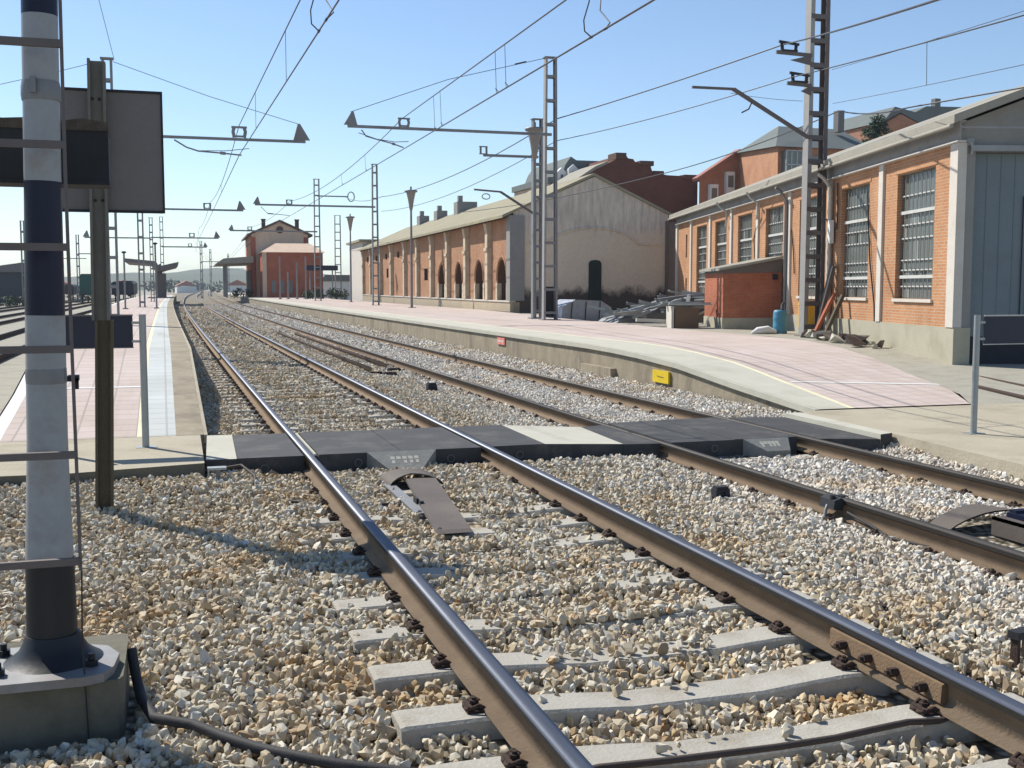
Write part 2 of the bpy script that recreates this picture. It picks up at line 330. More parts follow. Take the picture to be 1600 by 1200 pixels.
# ------------------------------------------------------------------ rails
PROF=[(-.034,-.040),(-.0355,-.014),(-.031,-.004),(-.014,0),(.014,0),(.031,-.004),(.0355,-.014),(.034,-.040),(.010,-.053),(.0082,-.12),(.018,-.138),(.070,-.148),(.070,-.159),(-.070,-.159),(-.070,-.148),(-.018,-.138),(-.0082,-.12),(-.010,-.053)]
TOPF=[1,2,3,4,5]
def rail_mesh(X,z,ys,curve=True,ang=0):
    mb=MB(); n=len(PROF); V=[]
    for y in ys:
        c=cx(y) if curve else 0
        for p in PROF: V.append((X+c+p[0],y,z+p[1]))
    o=len(mb.v); mb.v+=V
    for k in range(len(ys)-1):
        for i in range(n):
            j=(i+1)%n; mb.f.append((k*n+i,(k+1)*n+i,(k+1)*n+j,k*n+j)); mb.m.append(1 if i in TOPF else (2 if i in (0,6,7,17) else 0)); mb.s.append(i in (1,2,3,4,5,8,9,10,14,15,16))
    mb.f.append(tuple(range(n))); mb.m.append(0); mb.s.append(False)
    mb.f.append(tuple((len(ys)-1)*n+i for i in range(n))[::-1]); mb.m.append(0); mb.s.append(False)
    return mb
rys=[-6,30]+[30+8*i for i in range(1,28)]+[300,400,520]
r1=tag(rail_mesh(1.267,0,rys).build('rail',[M['rail_side'],M['rail_top'],M['rail_head_side']]),'shiny left rail of the near track, running to the bottom centre of the photo','rail','running rails of the two tracks')
r2=tag(rail_mesh(3.007,0,rys).build('rail',[M['rail_side'],M['rail_top'],M['rail_head_side']]),'shiny right rail of the near track, with a rusty joint plate','rail','running rails of the two tracks')
Z2=-.08
r3=tag(rail_mesh(5.02,Z2,rys).build('rail',[M['rail_side'],M['rail_top2'],M['rail_head_side']]),'dull brown left rail of the track beside the right platform','rail','running rails of the two tracks')
r4=tag(rail_mesh(6.70,Z2,rys).build('rail',[M['rail_side'],M['rail_top2'],M['rail_head_side']]),'dull brown rail closest to the right platform wall','rail','running rails of the two tracks')
# joint plate on r2
mb=MB(); mb.prism([(2.966,-.052),(2.985,-.047),(2.998,-.06),(2.998,-.128),(2.972,-.14),(2.960,-.128)],'y',3.72,4.52)
fp=mb.build('fishplate',M['rust_orange'],r2)
for k in range(4):
    y=3.82+.19*k
    mb=MB(); mb.tube([(2.962,y,-.092),(2.922,y,-.092)],.021,6,0,False); mb.tube([(2.935,y,-.092),(2.905,y,-.092)],.011,6,0,False); mb.build('bolt',M['rust_dark'],fp)
# sleepers
def sleeper_mesh():
    mb=MB(); st=[(-1.29,-.178),(-1.27,-.172),(-.72,-.168),(-.55,-.178),(-.3,-.198),(.3,-.198),(.55,-.178),(.72,-.168),(1.27,-.172),(1.29,-.178)]
    V=[]; 
    for x,z in st: V+=[(x,-.135,-.39),(x,-.102,z-.012),(x,-.09,z),(x,.09,z),(x,.102,z-.012),(x,.135,-.39)]
    n=6; F=[(k*n+i,k*n+(i+1)%n,(k+1)*n+(i+1)%n,(k+1)*n+i) for k in range(len(st)-1) for i in range(n)]
    F+= [tuple(range(6))[::-1],tuple((len(st)-1)*6+i for i in range(6))]
    return mb.add(V,F)
def clip_mesh(side):
    mb=MB(); s=side
    mb.box(-.02 if s>0 else -.09,.09 if s>0 else .02,-.055,.055,-.172,-.158)
    mb.tube([(s*.045,0,-.165),(s*.045,0,-.105)],.013,6,0,False); mb.tube([(s*.045,0,-.135),(s*.045,0,-.118)],.026,6,0,False)
    mb.tube([(s*.0,-.05,-.15),(s*.03,-.06,-.128),(s*.085,-.045,-.15),(s*.09,-.01,-.155),(s*.06,.0,-.138),(s*.09,.012,-.155),(s*.085,.045,-.15),(s*.03,.06,-.128),(s*.0,.05,-.15)],.011,6)
    mb.box(s*.075-.012,s*.075+.012,-.05,.05,-.172,-.135)
    return mb
sl=sleeper_mesh().build('sleeper',M['concrete'])
sl_kids=[]
cm={1:clip_mesh(1),-1:clip_mesh(-1)}
for rx in (-.87,.87):
    for s in (-1,1):
        o=cm[s].build('rail_clip',M['rust_dark'],sl); o.location=(rx+s*.062,0,-.03); o.scale=(.82,.82,.82); sl_kids.append(o)
GA='concrete sleepers of the near track'; GB='concrete sleepers of the track by the right platform'
first=True; n1=0; y=3.755-.565; SL1=[]; SL2=[]
while y<62:
    if not (10.55<y<12.1):
        c=sl if first else copy_tree(sl)
        first=False; c.location=(2.137+cx(y),y,0); c.rotation_euler=(0,0,rnd.uniform(-.006,.006)); n1+=1; SL1.append(y)
        tag(c,'pale concrete sleeper under the near track, partly covered by ballast','sleeper',GA)
    y+=.565
y=5.1
while y<60:
    if not (10.7<y<12.5):
        c=copy_tree(sl); c.location=(5.86+cx(y),y,Z2); SL2.append(y); c['group']=GB
        c['label']='concrete sleeper nearly buried in ballast beneath the track by the right platform'
    y+=.6
# ------------------------------------------------------------------ ballast stones (instanced)
npr=np.random.default_rng(3)
rocks=bpy.data.collections.new('ballast_stone_shapes')
import bmesh
for k in range(22):
    bm=bmesh.new(); q=npr.normal(size=(15,3)); q/=np.linalg.norm(q,axis=1)[:,None]; q*= (npr.uniform(.72,1.12,(15,1)))*np.array([1.0,npr.uniform(.65,.95),npr.uniform(.5,.8)])
    vs=[bm.verts.new(p) for p in q]; r=bmesh.ops.convex_hull(bm,input=vs)
    bmesh.ops.delete(bm,geom=[v for v in bm.verts if not v.link_faces],context='VERTS')
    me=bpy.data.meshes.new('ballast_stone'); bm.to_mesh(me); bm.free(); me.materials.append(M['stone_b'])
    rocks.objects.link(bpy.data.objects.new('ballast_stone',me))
def gen(x0,x1,y0,y1,dens):
    a=(x1-x0)*(y1-y0); n=int(a*dens); return npr.uniform((x0,y0),(x1,y1),(n,2))
P=np.concatenate([gen(-2.6,9,2.7,7,1450),gen(-2.6,9,7,12.8,1150),gen(.3,8.3,12.1,20,900),gen(.3,8.3,20,32,480),gen(.3,8.3,32,60,170),gen(.3,8.3,60,120,45)])
X=P[:,0]; Y=P[:,1]
keep=(X>-.13*Y-1.3)&(X<.9*Y+2.2)
# not on rails
for rx in (1.267,3.007): keep&=~(np.abs(X-rx)<.075)
for rx in (5.02,6.70): keep&=~(np.abs(X-rx)<.075)
# sleepers, mostly clear near, mostly buried far
for yy in SL1:
    on=(np.abs(Y-yy)<.108)&(X>.86)&(X<3.42)
    p=.0 if yy<5.2 else (.10 if yy<9 else .45)
    mid=(X>1.55+.12*np.sin(yy*7))&(X<2.62+.15*np.sin(yy*5))
    pm=.03 if yy<4.0 else (.02 if yy<4.5 else (.25 if yy<5.1 else 1.0))
    pr=np.where(mid,np.maximum(p,pm),p)
    if yy>6.3: pr=np.where((X<1.05)|(X>3.2),.75,pr)
    if 8.8<yy<12: pr=np.maximum(pr,.8)
    if yy>12: pr=np.where(mid,.7,np.where((X<1.1)|(X>3.15),.25,.18))
    keep&=~(on&(npr.uniform(size=len(X))>pr))
keep&=~((X>.28)&(X<7.85)&(Y>10.42)&(Y<12.3)&~((X>4.55)&(Y>12.3)))
keep&=~((X>4.55)&(X<7.85)&(Y>10.5)&(Y<12.95))
keep&=~((X<.34)&(Y>10.05))
keep&=~((X<-.14)&(Y<4.75+.5)&(Y>4.5)&(X>-1.6)&(Y>4.45))
xe=np.interp(Y,[2,8.24,10.4,12.74],[7.1,7.37,7.58,7.9]); keep&=~((X>xe)&(Y<12.9))
keep&=~((X>8.05))
keep&=~((X>1.72)&(X<2.28)&(Y>7.45)&(Y<10.4)&(np.abs(X-(2.02+(Y-8.6)*.0))<.2)&(Y<9.9))
keep&=~((X>5.25)&(X<6.45)&(Y>5.4)&(Y<7.2))
X=X[keep];Y=Y[keep]
Zb=np.array([bz(a,b) for a,b in zip(X,Y)])
s=(.0155+.021*npr.uniform(size=len(X))**1.5)*np.where(Y>20,1.35,1.0)*np.where(Y>32,1.5,1.0)*np.where(Y>60,1.5,1.0)*np.where(npr.uniform(size=len(X))<.08,1.35,1)
onsl=np.zeros(len(X),bool)
for yy in SL1: onsl|=(np.abs(Y-yy)<.108)&(X>.86)&(X<3.42)
Zs=Zb-.010+npr.uniform(-.016,.018,len(X))
Zs=np.where(onsl,np.maximum(Zs,-.178+.2*s),Zs)
# stones pushed down and lowered beside rails
Xw=X+np.array([cx(b) for b in Y])
me=bpy.data.meshes.new('ballast_stones'); me.vertices.add(len(X)); me.vertices.foreach_set('co',np.stack([Xw,Y,Zs],1).ravel())
at=me.attributes.new('rot','FLOAT_VECTOR','POINT'); at.data.foreach_set('vector',npr.uniform(-3.14,3.14,(len(X),3)).ravel()*np.tile([.6,.6,1],len(X)))
at=me.attributes.new('scl','FLOAT','POINT'); at.data.foreach_set('value',s)
bs=bpy.data.objects.new('ballast_stones',me); C.objects.link(bs); tag(bs,'loose tan and grey ballast stones around both tracks','ballast',kind='stuff')
ng=bpy.data.node_groups.new('scatter_stones','GeometryNodeTree')
ng.interface.new_socket('Geometry',in_out='INPUT',socket_type='NodeSocketGeometry'); ng.interface.new_socket('Geometry',in_out='OUTPUT',socket_type='NodeSocketGeometry')
gi=ng.nodes.new('NodeGroupInput'); go=ng.nodes.new('NodeGroupOutput'); ip=ng.nodes.new('GeometryNodeInstanceOnPoints'); ci=ng.nodes.new('GeometryNodeCollectionInfo')
ci.inputs['Collection'].default_value=rocks; ci.inputs['Separate Children'].default_value=True; ci.inputs['Reset Children'].default_value=True
a1=ng.nodes.new('GeometryNodeInputNamedAttribute'); a1.data_type='FLOAT_VECTOR'; a1.inputs['Name'].default_value='rot'
a2=ng.nodes.new('GeometryNodeInputNamedAttribute'); a2.data_type='FLOAT'; a2.inputs['Name'].default_value='scl'
ip.inputs['Pick Instance'].default_value=True
L=ng.links.new; L(gi.outputs[0],ip.inputs['Points']); L(ci.outputs[0],ip.inputs['Instance']); L(a1.outputs[0],ip.inputs['Rotation']); L(a2.outputs[0],ip.inputs['Scale']); L(ip.outputs[0],go.inputs[0])
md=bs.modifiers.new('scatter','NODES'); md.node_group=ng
print('STONES',len(X),'sleepers',len(SL1),len(SL2))
# ------------------------------------------------------------------ platforms
def ribbon(x0,x1,ys,zf,curve=True,mi=0,dz=0):
    mb=MB(); V=[]
    for y in ys:
        a=x0(y) if callable(x0) else x0; b=x1(y) if callable(x1) else x1; c=cx(y) if curve else 0
        V+=[(a+c,y,zf(y)+dz),(b+c,y,zf(y)+dz)]
    return mb.add(V,[(2*i,2*i+1,2*i+3,2*i+2) for i in range(len(ys)-1)],mi)
def wallrib(xf,ys,z1,z0,curve=True,t=.25,side=1):
    mb=MB(); V=[]
    for y in ys:
        x=(xf(y) if callable(xf) else xf)+(cx(y) if curve else 0)
        V+=[(x,y,z0),(x,y,z1(y)),(x+side*t,y,z1(y)-.012),(x+side*t,y,z0)]
    F=[]
    for i in range(len(ys)-1):
        for k in (0,): F.append((4*i+k,4*i+k+1,4*i+5+k,4*i+4+k))
    F.append((0,3,2,1))
    return mb.add(V,F)
ysL=[12.25,13.5,15,17,19,22,26,30,36,45,55,65,75,90,110,130,150]
xLl=pw([(12,-1.75),(15.8,-1.8),(28,-2.3),(51,-2.75),(87,-3.2),(200,-3.6)])
struct('platform_coping',ribbon(.09,.37,ysL,zL),M['wall_conc'],'weathered stone edge of the left platform')
struct('platform_wall',wallrib(.366,ysL,lambda y:zL(y)-.001,-.5,side=-1),M['wall_conc'],'concrete side wall of the left platform')
struct('tactile_strip',ribbon(-.235,.09,ysL,zL),M['tactile'],'pale blue tiled strip along the left platform edge')
struct('platform_line',ribbon(-.30,-.235,ysL,zL),M['cream'],'cream painted line along the left platform')
struct('platform_paving',ribbon(lambda y:xLl(y)+.14,-.30,ysL,zL),M['pink'],'pink tiled surface of the left platform')
struct('platform_line',ribbon(lambda y:xLl(y),lambda y:xLl(y)+.14,ysL,zL),M['white'],'white outer edge line of the left platform')
struct('platform_wall',wallrib(lambda y:xLl(y)-.02,ysL,lambda y:zL(y)-.003,-.5,side=1),M['apron'],'far side wall of the left platform')
for y in (15.35,28.6):
    struct('paving_band',ribbon(lambda yy:xLl(yy)+.14,-.31,[y-.045 if y<20 else y-.14,y+.045 if y<20 else y+.14],zL,dz=.004),M['white'],'pale tile band across the left platform at %s'%('its ramp' if y<20 else 'the first lattice mast'))
# apron at left ramp foot
mb=MB(); mb.prism([(-6,10.15),(-.8,10.0),(.31,10.25),(.335,12.246),(-6,12.246)],'z',-.35,-.002); mb.m=[0,0,1,1,1,0,0]; struct('concrete_apron',mb,[M['apron'],M['block_conc']],'worn concrete apron at the foot of the left platform ramp')  # edge faces use darker concrete, their shade put into the colour
mb=MB(); mb.add([(-7,12.25,-.005),(-1.75,12.25,-.005),(-1.8,16,-.1),(-7,16,-.1)],[(0,1,2,3)]); struct('path',mb,M['pink'],'pale paving left of the left platform')
def nosing(x0,x1,ys,zf,h=.09):
    mb=MB(); V=[]
    for y in ys:
        c=cx(y); z=zf(y); V+=[(x0+c,y,z-h),(x0+c,y,z-.004),(x1+c,y,z-.002),(x1+c,y,z-h)]
    F=[(4*i+k,4*i+(k+1)%4,4*i+4+(k+1)%4,4*i+4+k) for i in range(len(ys)-1) for k in range(4)]+[(0,3,2,1)]
    return mb.add(V,F)
struct('platform_nosing',nosing(.371,.41,ysL,zL),M['apron'],'projecting nosing of the left platform')
# right platform
ysR=[12.74,13.8,14.96,16,16.9,17.7,18.5,19.7,21,24,28,33,39,45,55,65,75,90,110,130,160,200,250]
yl=pw([(12.75,8.62),(14.5,8.85),(16.1,9.03),(20,9.3),(24,9.2),(300,9.2)])
xb=pw([(12.74,10.46),(13.5,10.9),(15.9,11.55),(18,12.2),(20.3,12.9),(23,13.3),(28,13.3),(39,13.9),(45,14.6),(50,15.3),(120,15.6),(130,19),(250,19)])
struct('platform_wall',wallrib(8.1,ysR,lambda y:zR(y)-.001,-.5,side=1),M['wall_conc'],'stained concrete wall of the right platform')
struct('platform_nosing',nosing(8.05,8.099,ysR,zR),M['slab'],'projecting nosing of the right platform')
struct('platform_edge_strip',ribbon(8.1,lambda y:yl(y)-.05,ysR,zR),M['slab'],'light concrete edge strip of the right platform')
struct('platform_line',ribbon(lambda y:yl(y)-.05,lambda y:yl(y)+.03,ysR,zR),M['cream'],'cream line on the right platform and its ramp')
struct('platform_paving',ribbon(lambda y:yl(y)+.03,lambda y:xb(y) - (cx(y) if y>30 else 0),ysR,zR),M['pink'],'pink tiled surface of the right platform')
mb=MB(); V=[]
for x,y in ((9.05,14.8),(9.05,14.93),(11.1,14.3),(11.15,14.17)): V.append((x,y,zR(y)+.006))
mb.add(V,[(0,3,2,1)]); 
mb=MB(); V=[]; k=8
for i in range(k+1):
    x=lerp(8.98,11.15,i/k); y=lerp(14.9,14.3,i/k); V+=[(x,y-.05,zR(y-.05)+.005),(x,y+.05,zR(y+.05)+.005)]
mb.add(V,[(2*i,2*i+2,2*i+3,2*i+1) for i in range(k)]); struct('paving_band',mb,M['white'],'pale tile band across the right platform ramp')
# back skirt of right platform + rough ground toward the warehouse
zG=pw([(12,-.06),(16,-.04),(19,.02),(22,.2),(26,.25),(34,.3),(48,.36),(60,.36)])
mb=MB(); V=[]; yy=[12.74,13.5,14.5,15.9,17,18,19,20.3,21.5,23,26,30,34,39,45,50,60]
for y in yy: V+=[(xb(y)-.002,y,zR(y)-.003),(xb(y)+.08,y,min(zG(y),zR(y)-.02)),(xb(y)+30,y,min(zG(y),zR(y)-.02))]
mb.add(V,[f for i in range(len(yy)-1) for f in ((3*i,3*i+1,3*i+4,3*i+3),(3*i+1,3*i+2,3*i+5,3*i+4))]); struct('yard_ground',mb,M['rough'],'rough gravelly ground between the right platform and the brick buildings')
# concrete apron right
mb=MB(); mb.prism([(7.1,3),(7.37,8.24),(7.58,10.4),(7.66,12.5),(8.05,12.74),(12,12.74),(40,12.74),(40,3)],'z',-.5,-.045); struct('concrete_apron',mb,M['apron'],'worn concrete apron in front of the right platform ramp')
mb=MB(); 
pts=[(7.6+i*.4,12.6+.1*math.sin(i*2.1),) for i in range(9)]
# ------------------------------------------------------------------ level crossing
GP='dark rubber panels of the level crossing'
def panel(name,top,zt,zb,m,label,group=GP,rings=(),cat='crossing panel'):
    fm=M['rubber'] if cat=='slab' else m  # slab fronts take the dark rubber material, their deep shade put into the colour
    # top: 4 corners (x,y,z) front-left, front-right, back-right, back-left
    mb=MB(); V=[p for p in top]+[(p[0],p[1],zb) for p in top]
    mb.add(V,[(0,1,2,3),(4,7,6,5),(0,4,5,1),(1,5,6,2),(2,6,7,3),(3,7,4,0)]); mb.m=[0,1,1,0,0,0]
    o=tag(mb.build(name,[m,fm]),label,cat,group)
    for (x,z) in rings:
        y=top[0][1]+(top[1][1]-top[0][1])*(x-top[0][0])/(top[1][0]-top[0][0])
        rb=MB(); rb.tube([(x+.035*math.cos(a*PI/8),y-.008,z+.035*math.sin(a*PI/8)) for a in range(17)],.006,5,cap=False)
        rb.build('socket_ring',M['ring'],o)
    return o
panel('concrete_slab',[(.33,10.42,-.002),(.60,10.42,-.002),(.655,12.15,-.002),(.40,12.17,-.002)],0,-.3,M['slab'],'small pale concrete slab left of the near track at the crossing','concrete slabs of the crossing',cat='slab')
panel('crossing_panel',[(.605,10.46,-.006),(1.205,10.46,-.006),(1.205,12.15,-.006),(.66,12.15,-.006)],0,-.3,M['rubber'],'dark rubber panel outside the left rail of the near track',rings=((.85,-.11),))
panel('crossing_panel',[(1.35,10.5,-.008),(2.13,10.5,-.008),(2.13,12.16,-.008),(1.35,12.16,-.008)],0,-.3,M['rubber'],'left one of the two dark rubber panels between the near rails',rings=((1.72,-.1),))
panel('crossing_panel',[(2.135,10.5,-.005),(2.925,10.5,-.005),(2.925,12.16,-.005),(2.135,12.16,-.005)],0,-.3,M['rubber'],'right one of the two dark rubber panels between the near rails',rings=((2.62,-.1),))
panel('crossing_panel',[(3.055,10.53,-.006),(3.60,10.55,-.006),(3.63,12.17,-.006),(3.055,12.17,-.006)],0,-.3,M['rubber'],'dark rubber panel just outside the right near rail',rings=((3.33,-.1),))
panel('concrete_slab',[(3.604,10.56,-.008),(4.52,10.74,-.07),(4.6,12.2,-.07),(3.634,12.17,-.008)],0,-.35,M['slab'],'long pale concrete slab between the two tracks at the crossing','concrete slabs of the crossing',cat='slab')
panel('crossing_panel',[(4.524,10.74,-.074),(4.96,10.78,-.088),(4.96,12.45,-.088),(4.604,12.2,-.074)],0,-.35,M['rubber'],'dark rubber panel left of the far track',rings=((4.72,-.19),))
panel('crossing_panel',[(5.10,10.8,-.088),(5.85,10.8,-.088),(5.85,12.7,-.088),(5.10,12.6,-.088)],0,-.4,M['rubber'],'left dark rubber panel between the rails of the far track',rings=((5.6,-.17),))
panel('crossing_panel',[(5.855,10.82,-.085),(6.62,10.82,-.085),(6.62,12.75,-.085),(5.855,12.7,-.085)],0,-.4,M['rubber'],'right dark rubber panel between the rails of the far track')
panel('crossing_panel',[(6.775,10.6,-.086),(7.35,10.35,-.082),(7.45,12.5,-.082),(6.775,12.7,-.086)],0,-.4,M['rubber'],'dark rubber panel between the far track and the right platform apron')
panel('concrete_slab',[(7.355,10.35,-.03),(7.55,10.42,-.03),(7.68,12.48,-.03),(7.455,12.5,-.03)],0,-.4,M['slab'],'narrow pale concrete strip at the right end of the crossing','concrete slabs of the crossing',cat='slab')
# light flange guide beside left rail
mb=MB(); mb.beam((1.318,10.5,-.01),(1.318,12.1,-.01),.02,.02); tag(mb.build('flange_strip',M['slab']),'thin pale strip beside the left near rail on the crossing','strip')
def deflector(xa,xb_,xc,xd,y0,y1,z0,z1,label):
    mb=MB(); mb.add([(xa,y0,z0),(xb_,y0,z0),(xd,y1,z1),(xc,y1,z1),(xa,y0+.0,z1-.08),(xb_,y0,z1-.08),(xd,y1,z1-.08),(xc,y1,z1-.08)],[(0,3,2,1),(0,4,7,3),(3,7,6,2),(2,6,5,1),(0,1,5,4),(4,5,6,7)])
    o=tag(mb.build('deflector_ramp',M['rubber_lt']),label,'ramp','worn trapezoid ramps on the crossing')
    mb=MB()
    for k in range(5):
        x=lerp(xa,xb_,.34+.34*k/4); sl2=(z1-z0)/(y1-y0)
        for ta,w in ((.36,.042),(.56,.03)):
            yy=lerp(y0,y1,ta); zz=lerp(z0,z1,ta)+.002
            if ta>.5 and k in (1,): continue
            mb.add([(x-w/2,yy-.02,zz-.02*sl2),(x+w/2,yy-.02,zz-.02*sl2),(x+w/2,yy+.02,zz+.02*sl2),(x-w/2,yy+.02,zz+.02*sl2)],[(0,1,2,3)])
    mb.build('raised_mark',M['slab'],o)
    return o
deflector(1.80,2.47,1.98,2.27,10.49,10.22,-.004,-.15,'light grey trapezoid ramp between the near rails')
deflector(5.95,6.50,6.14,6.42,10.81,10.62,-.086,-.20,'light grey trapezoid ramp between the far rails')
# ------------------------------------------------------------------ track beacons
t=empty('track_beacon',(2.0,8.6,-.2),0,'weathered steel beacon plate with a curved hood between the near rails','beacon','track beacons')
mb=MB(); mb.prism([(-1.06,.035),(-1.0,.05),(.9,.09),(1.0,.08),(1.0,.07),(-1.0,.035)],'x',-.17,.09)
mb.v=[(x+(.10 if y>0 else 0)+.05*y,y,z) for x,y,z in mb.v]; mb.build('cover_plate',M['plate'],t)
mb=MB(); mb.box(-.22,-.12,-.35,.95,.0,.045); mb.box(-.225,-.20,-.35,.95,.045,.055); mb.build('base_rail',M['galv_dk'],t)
mb=MB(); mb.box(-.135,-.115,.0,.12,.03,.09); mb.tube([(-.13,-.1,.07),(-.10,-.1,.07)],.02,8); mb.build('bracket',M['dk_box'],t)
mb=MB(); V=[]; k=10
for i in range(k+1):
    a=PI*.95*i/k; cxx=.08-math.cos(a)*.25; zz=-.01+.13*math.sin(a)**.7 if 0<a<PI else 0
    V+=[(cxx-.02,1.05-.18*abs(math.cos(a)),zz),(cxx-.02,1.35,zz*.9+.005)]
mb.add(V,[(2*i,2*i+1,2*i+3,2*i+2) for i in range(k)],0,True)
V2=[(x,y,z-.012) for x,y,z in V]; mb.add(V2,[(2*i,2*i+2,2*i+3,2*i+1) for i in range(k)],0,True)
mb.add([V[0],V2[0]]+[q for i in range(1,k+1) for q in (V[2*i],V2[2*i])],[(2*i,2*i+2,2*i+3,2*i+1) for i in range(k)]); mb.build('hood',M['plate'],t)
t=empty('track_beacon',(5.9,6.4,-.25),0,'dark blue beacon box with a brown hood between the far rails','beacon','track beacons')
mb=MB(); mb.box(.0,.30,-.9,.35,.02,.15); mb.box(.02,.28,.28,.35,.15,.17); mb.build('beacon_box',M['blue_paint'],t)
mb=MB(); mb.box(-.16,-.13,-1.1,.32,.0,.13); mb.box(-.16,-.06,-1.1,.32,.11,.13); mb.build('side_rail',M['plate'],t)
mb=MB(); V=[]; k=12
for i in range(k+1):
    tt=i/k; x=-.46+1.0*tt; zz=.02+.13*math.sin(PI*min(1,tt*1.05))**.8 if tt<.95 else .02
    V+=[(x,.42,zz),(x+.0,.78-.25*abs(tt-.5),zz*.85)]
mb.add(V,[(2*i,2*i+1,2*i+3,2*i+2) for i in range(k)],0,True); mb.add([(x,y,z-.012) for x,y,z in V],[(2*i,2*i+2,2*i+3,2*i+1) for i in range(k)],0,True); mb.build('hood',M['plate'],t)
# small things in the ballast
def lump(name,loc,sx,sy,sz,label,cat,m='dk_box',group=None):
    mb=MB(); mb.box(-sx/2,sx/2,-sy/2,sy/2,0,sz*.8); mb.box(-sx*.42,sx*.42,-sy*.42,sy*.42,sz*.8,sz); mb.box(-sx*.62,sx*.62,-sy*.2,sy*.2,.0,sz*.25)
    mb.tube([(sx*.2,-sy*.5,sz*.5),(sx*.2,-sy*.62,sz*.5)],sx*.12,6)
    o=tag(mb.build(name,M[m]),label,cat,group); o.location=loc; o.rotation_euler=(0,0,rnd.uniform(-.3,.3)); return o
lump('junction_box',(4.5,8.55,-.25),.13,.1,.11,'small black box in the ballast between the tracks, in front of the crossing','box')
lump('junction_box',(4.38,18.9,-.23),.16,.14,.14,'small black box in the ballast beyond the crossing','box')
lump('iron_stub',(3.68,5.15,-.22),.07,.07,.05,'small rusty iron stub beside the right near rail','stub','rust_dark')
lump('iron_stub',(3.56,5.93,-.21),.07,.04,.03,'dark iron stub close to the right near rail, farther of the pair','stub','rust_dark')
t=empty('cable_stand',(3.78,4.2,-.22),.2,'dark cable stand in the ballast near the right edge of the photo','stand')
mb=MB(); mb.box(-.05,-.03,-.02,.02,0,.16); mb.box(.03,.05,-.02,.02,0,.16); mb.build('legs_frame',M['rust_dark'],t); mb=MB(); mb.box(-.06,.06,-.03,.03,.145,.18); mb.build('cap',M['dk_box'],t)
# rail clamp on far track rail
t=empty('rail_clamp',(5.02,7.55,-.22),0,'dark rail clamp with a hanging pin on the left rail of the far track','clamp')
mb=MB(); mb.prism([(-.13,.06),(-.045,.05),(-.038,.135),(-.06,.15),(-.12,.13)],'y',-.10,.10); mb.tube([(-.1,-.04,.13),(-.1,-.04,.165)],.022,6,0,False); mb.box(-.02,.04,-.04,.04,.143,.15); mb.build('clamp_body',M['dk_box'],t)
mb=MB(); mb.tube([(-.12,0,.08),(-.15,-.02,.04),(-.16,-.03,-.04)],.013,8); mb.build('pin',M['galv_dk'],t)
mb=MB(); mb.tube([(4.97,7.4,-.17),(4.93,7.0,-.2),(4.88,6.75,-.225),(4.97,6.45,-.23),(5.15,6.3,-.235)],.012,6); tag(mb.build('bond_cable',M['cable']),'short dark cable curling from the far track rail clamp','cable')
mb=MB(); mb.tube([(4.04+.0,23.0,-.17),(4.28,36,-.17),(4.34,43,-.17)],.045,6); 
sr=tag(rail_mesh(4.05,-.10,[23.0,30,43],False).build('spare_rail',[M['rail_side'],M['rust_dark'],M['rust_dark']]),'left one of two rusty spare rails lying between the tracks','rail','spare rails lying between the tracks')
sr2=tag(rail_mesh(4.6,-.11,[24.2,32,42],False).build('spare_rail',[M['rail_side'],M['rust_dark'],M['rust_dark']]),'right one of two rusty spare rails lying between the tracks','rail','spare rails lying between the tracks')
for k,(x,y) in enumerate(((4.1,22.7),(4.35,22.5),(4.65,23.6))): lump('iron_scrap',(x,y,-.25),.28,.16,.09,['rusty iron lump at the end of the left spare rail','rusty iron lump between the spare rail ends','rusty iron lump at the end of the right spare rail'][k],'scrap','rust_dark')
# ------------------------------------------------------------------ cables near the camera
mb=MB(); mb.tube([(-.17,5.0,.0),(-.155,4.95,-.09),(-.13,4.8,-.15),(-.08,4.6,-.165),(.0,4.52,-.16),(.07,4.48,-.165),(.18,4.3,-.16),(.30,4.18,-.17),(.42,4.06,-.165),(.55,3.96,-.17),(.7,3.88,-.175),(1.0,3.7,-.19),(1.3,3.5,-.2)],.022,8)
tag(mb.build('thick_cable',M['cable']),'thick black cable running from the concrete block over the ballast','cable')
mb=MB(); mb.tube([(1.3,3.66,-.19),(1.46,3.66,-.175),(1.7,3.61,-.16),(1.9,3.605,-.16),(2.15,3.61,-.165),(2.41,3.62,-.165),(2.6,3.63,-.155),(2.75,3.64,-.15),(2.9,3.66,-.17),(3.1,3.7,-.19)],.014,8)
tag(mb.build('thin_hose',M['hose']),'thin brown hose lying across the nearest sleeper','hose')
mb=MB(); mb.tube([(.46,10.2,-.05),(.62,10.15,-.02),(.72,9.9,-.08),(.70,9.55,-.16),(.75,9.4,-.185),(.95,9.15,-.18),(1.2,8.95,-.18),(1.5,8.8,-.17),(1.68,8.75,-.17),(1.8,8.7,-.18)],.013,8)
tag(mb.build('thin_cable',M['hose']),'thin dark cable running from the crossing under the left near rail','cable')
t=empty('cable_stand',(.42,10.1,-.2),0,'low galvanised cable stand beside the left end of the crossing','stand')
mb=MB(); mb.box(-.02,.02,-.02,.02,0,.16); mb.build('post',M['galv_dk'],t); mb=MB(); mb.box(-.09,.07,-.05,.05,.16,.18); mb.box(-.09,-.08,-.05,-.04,.1,.16); mb.build('top_plate',M['galv'],t)
mb=MB(); mb.box(-.45,.05,9.75,9.80,-.19,-.165); tag(mb.build('wooden_batten',M['apron']),'thin pale batten lying in the ballast behind the brown post','batten')
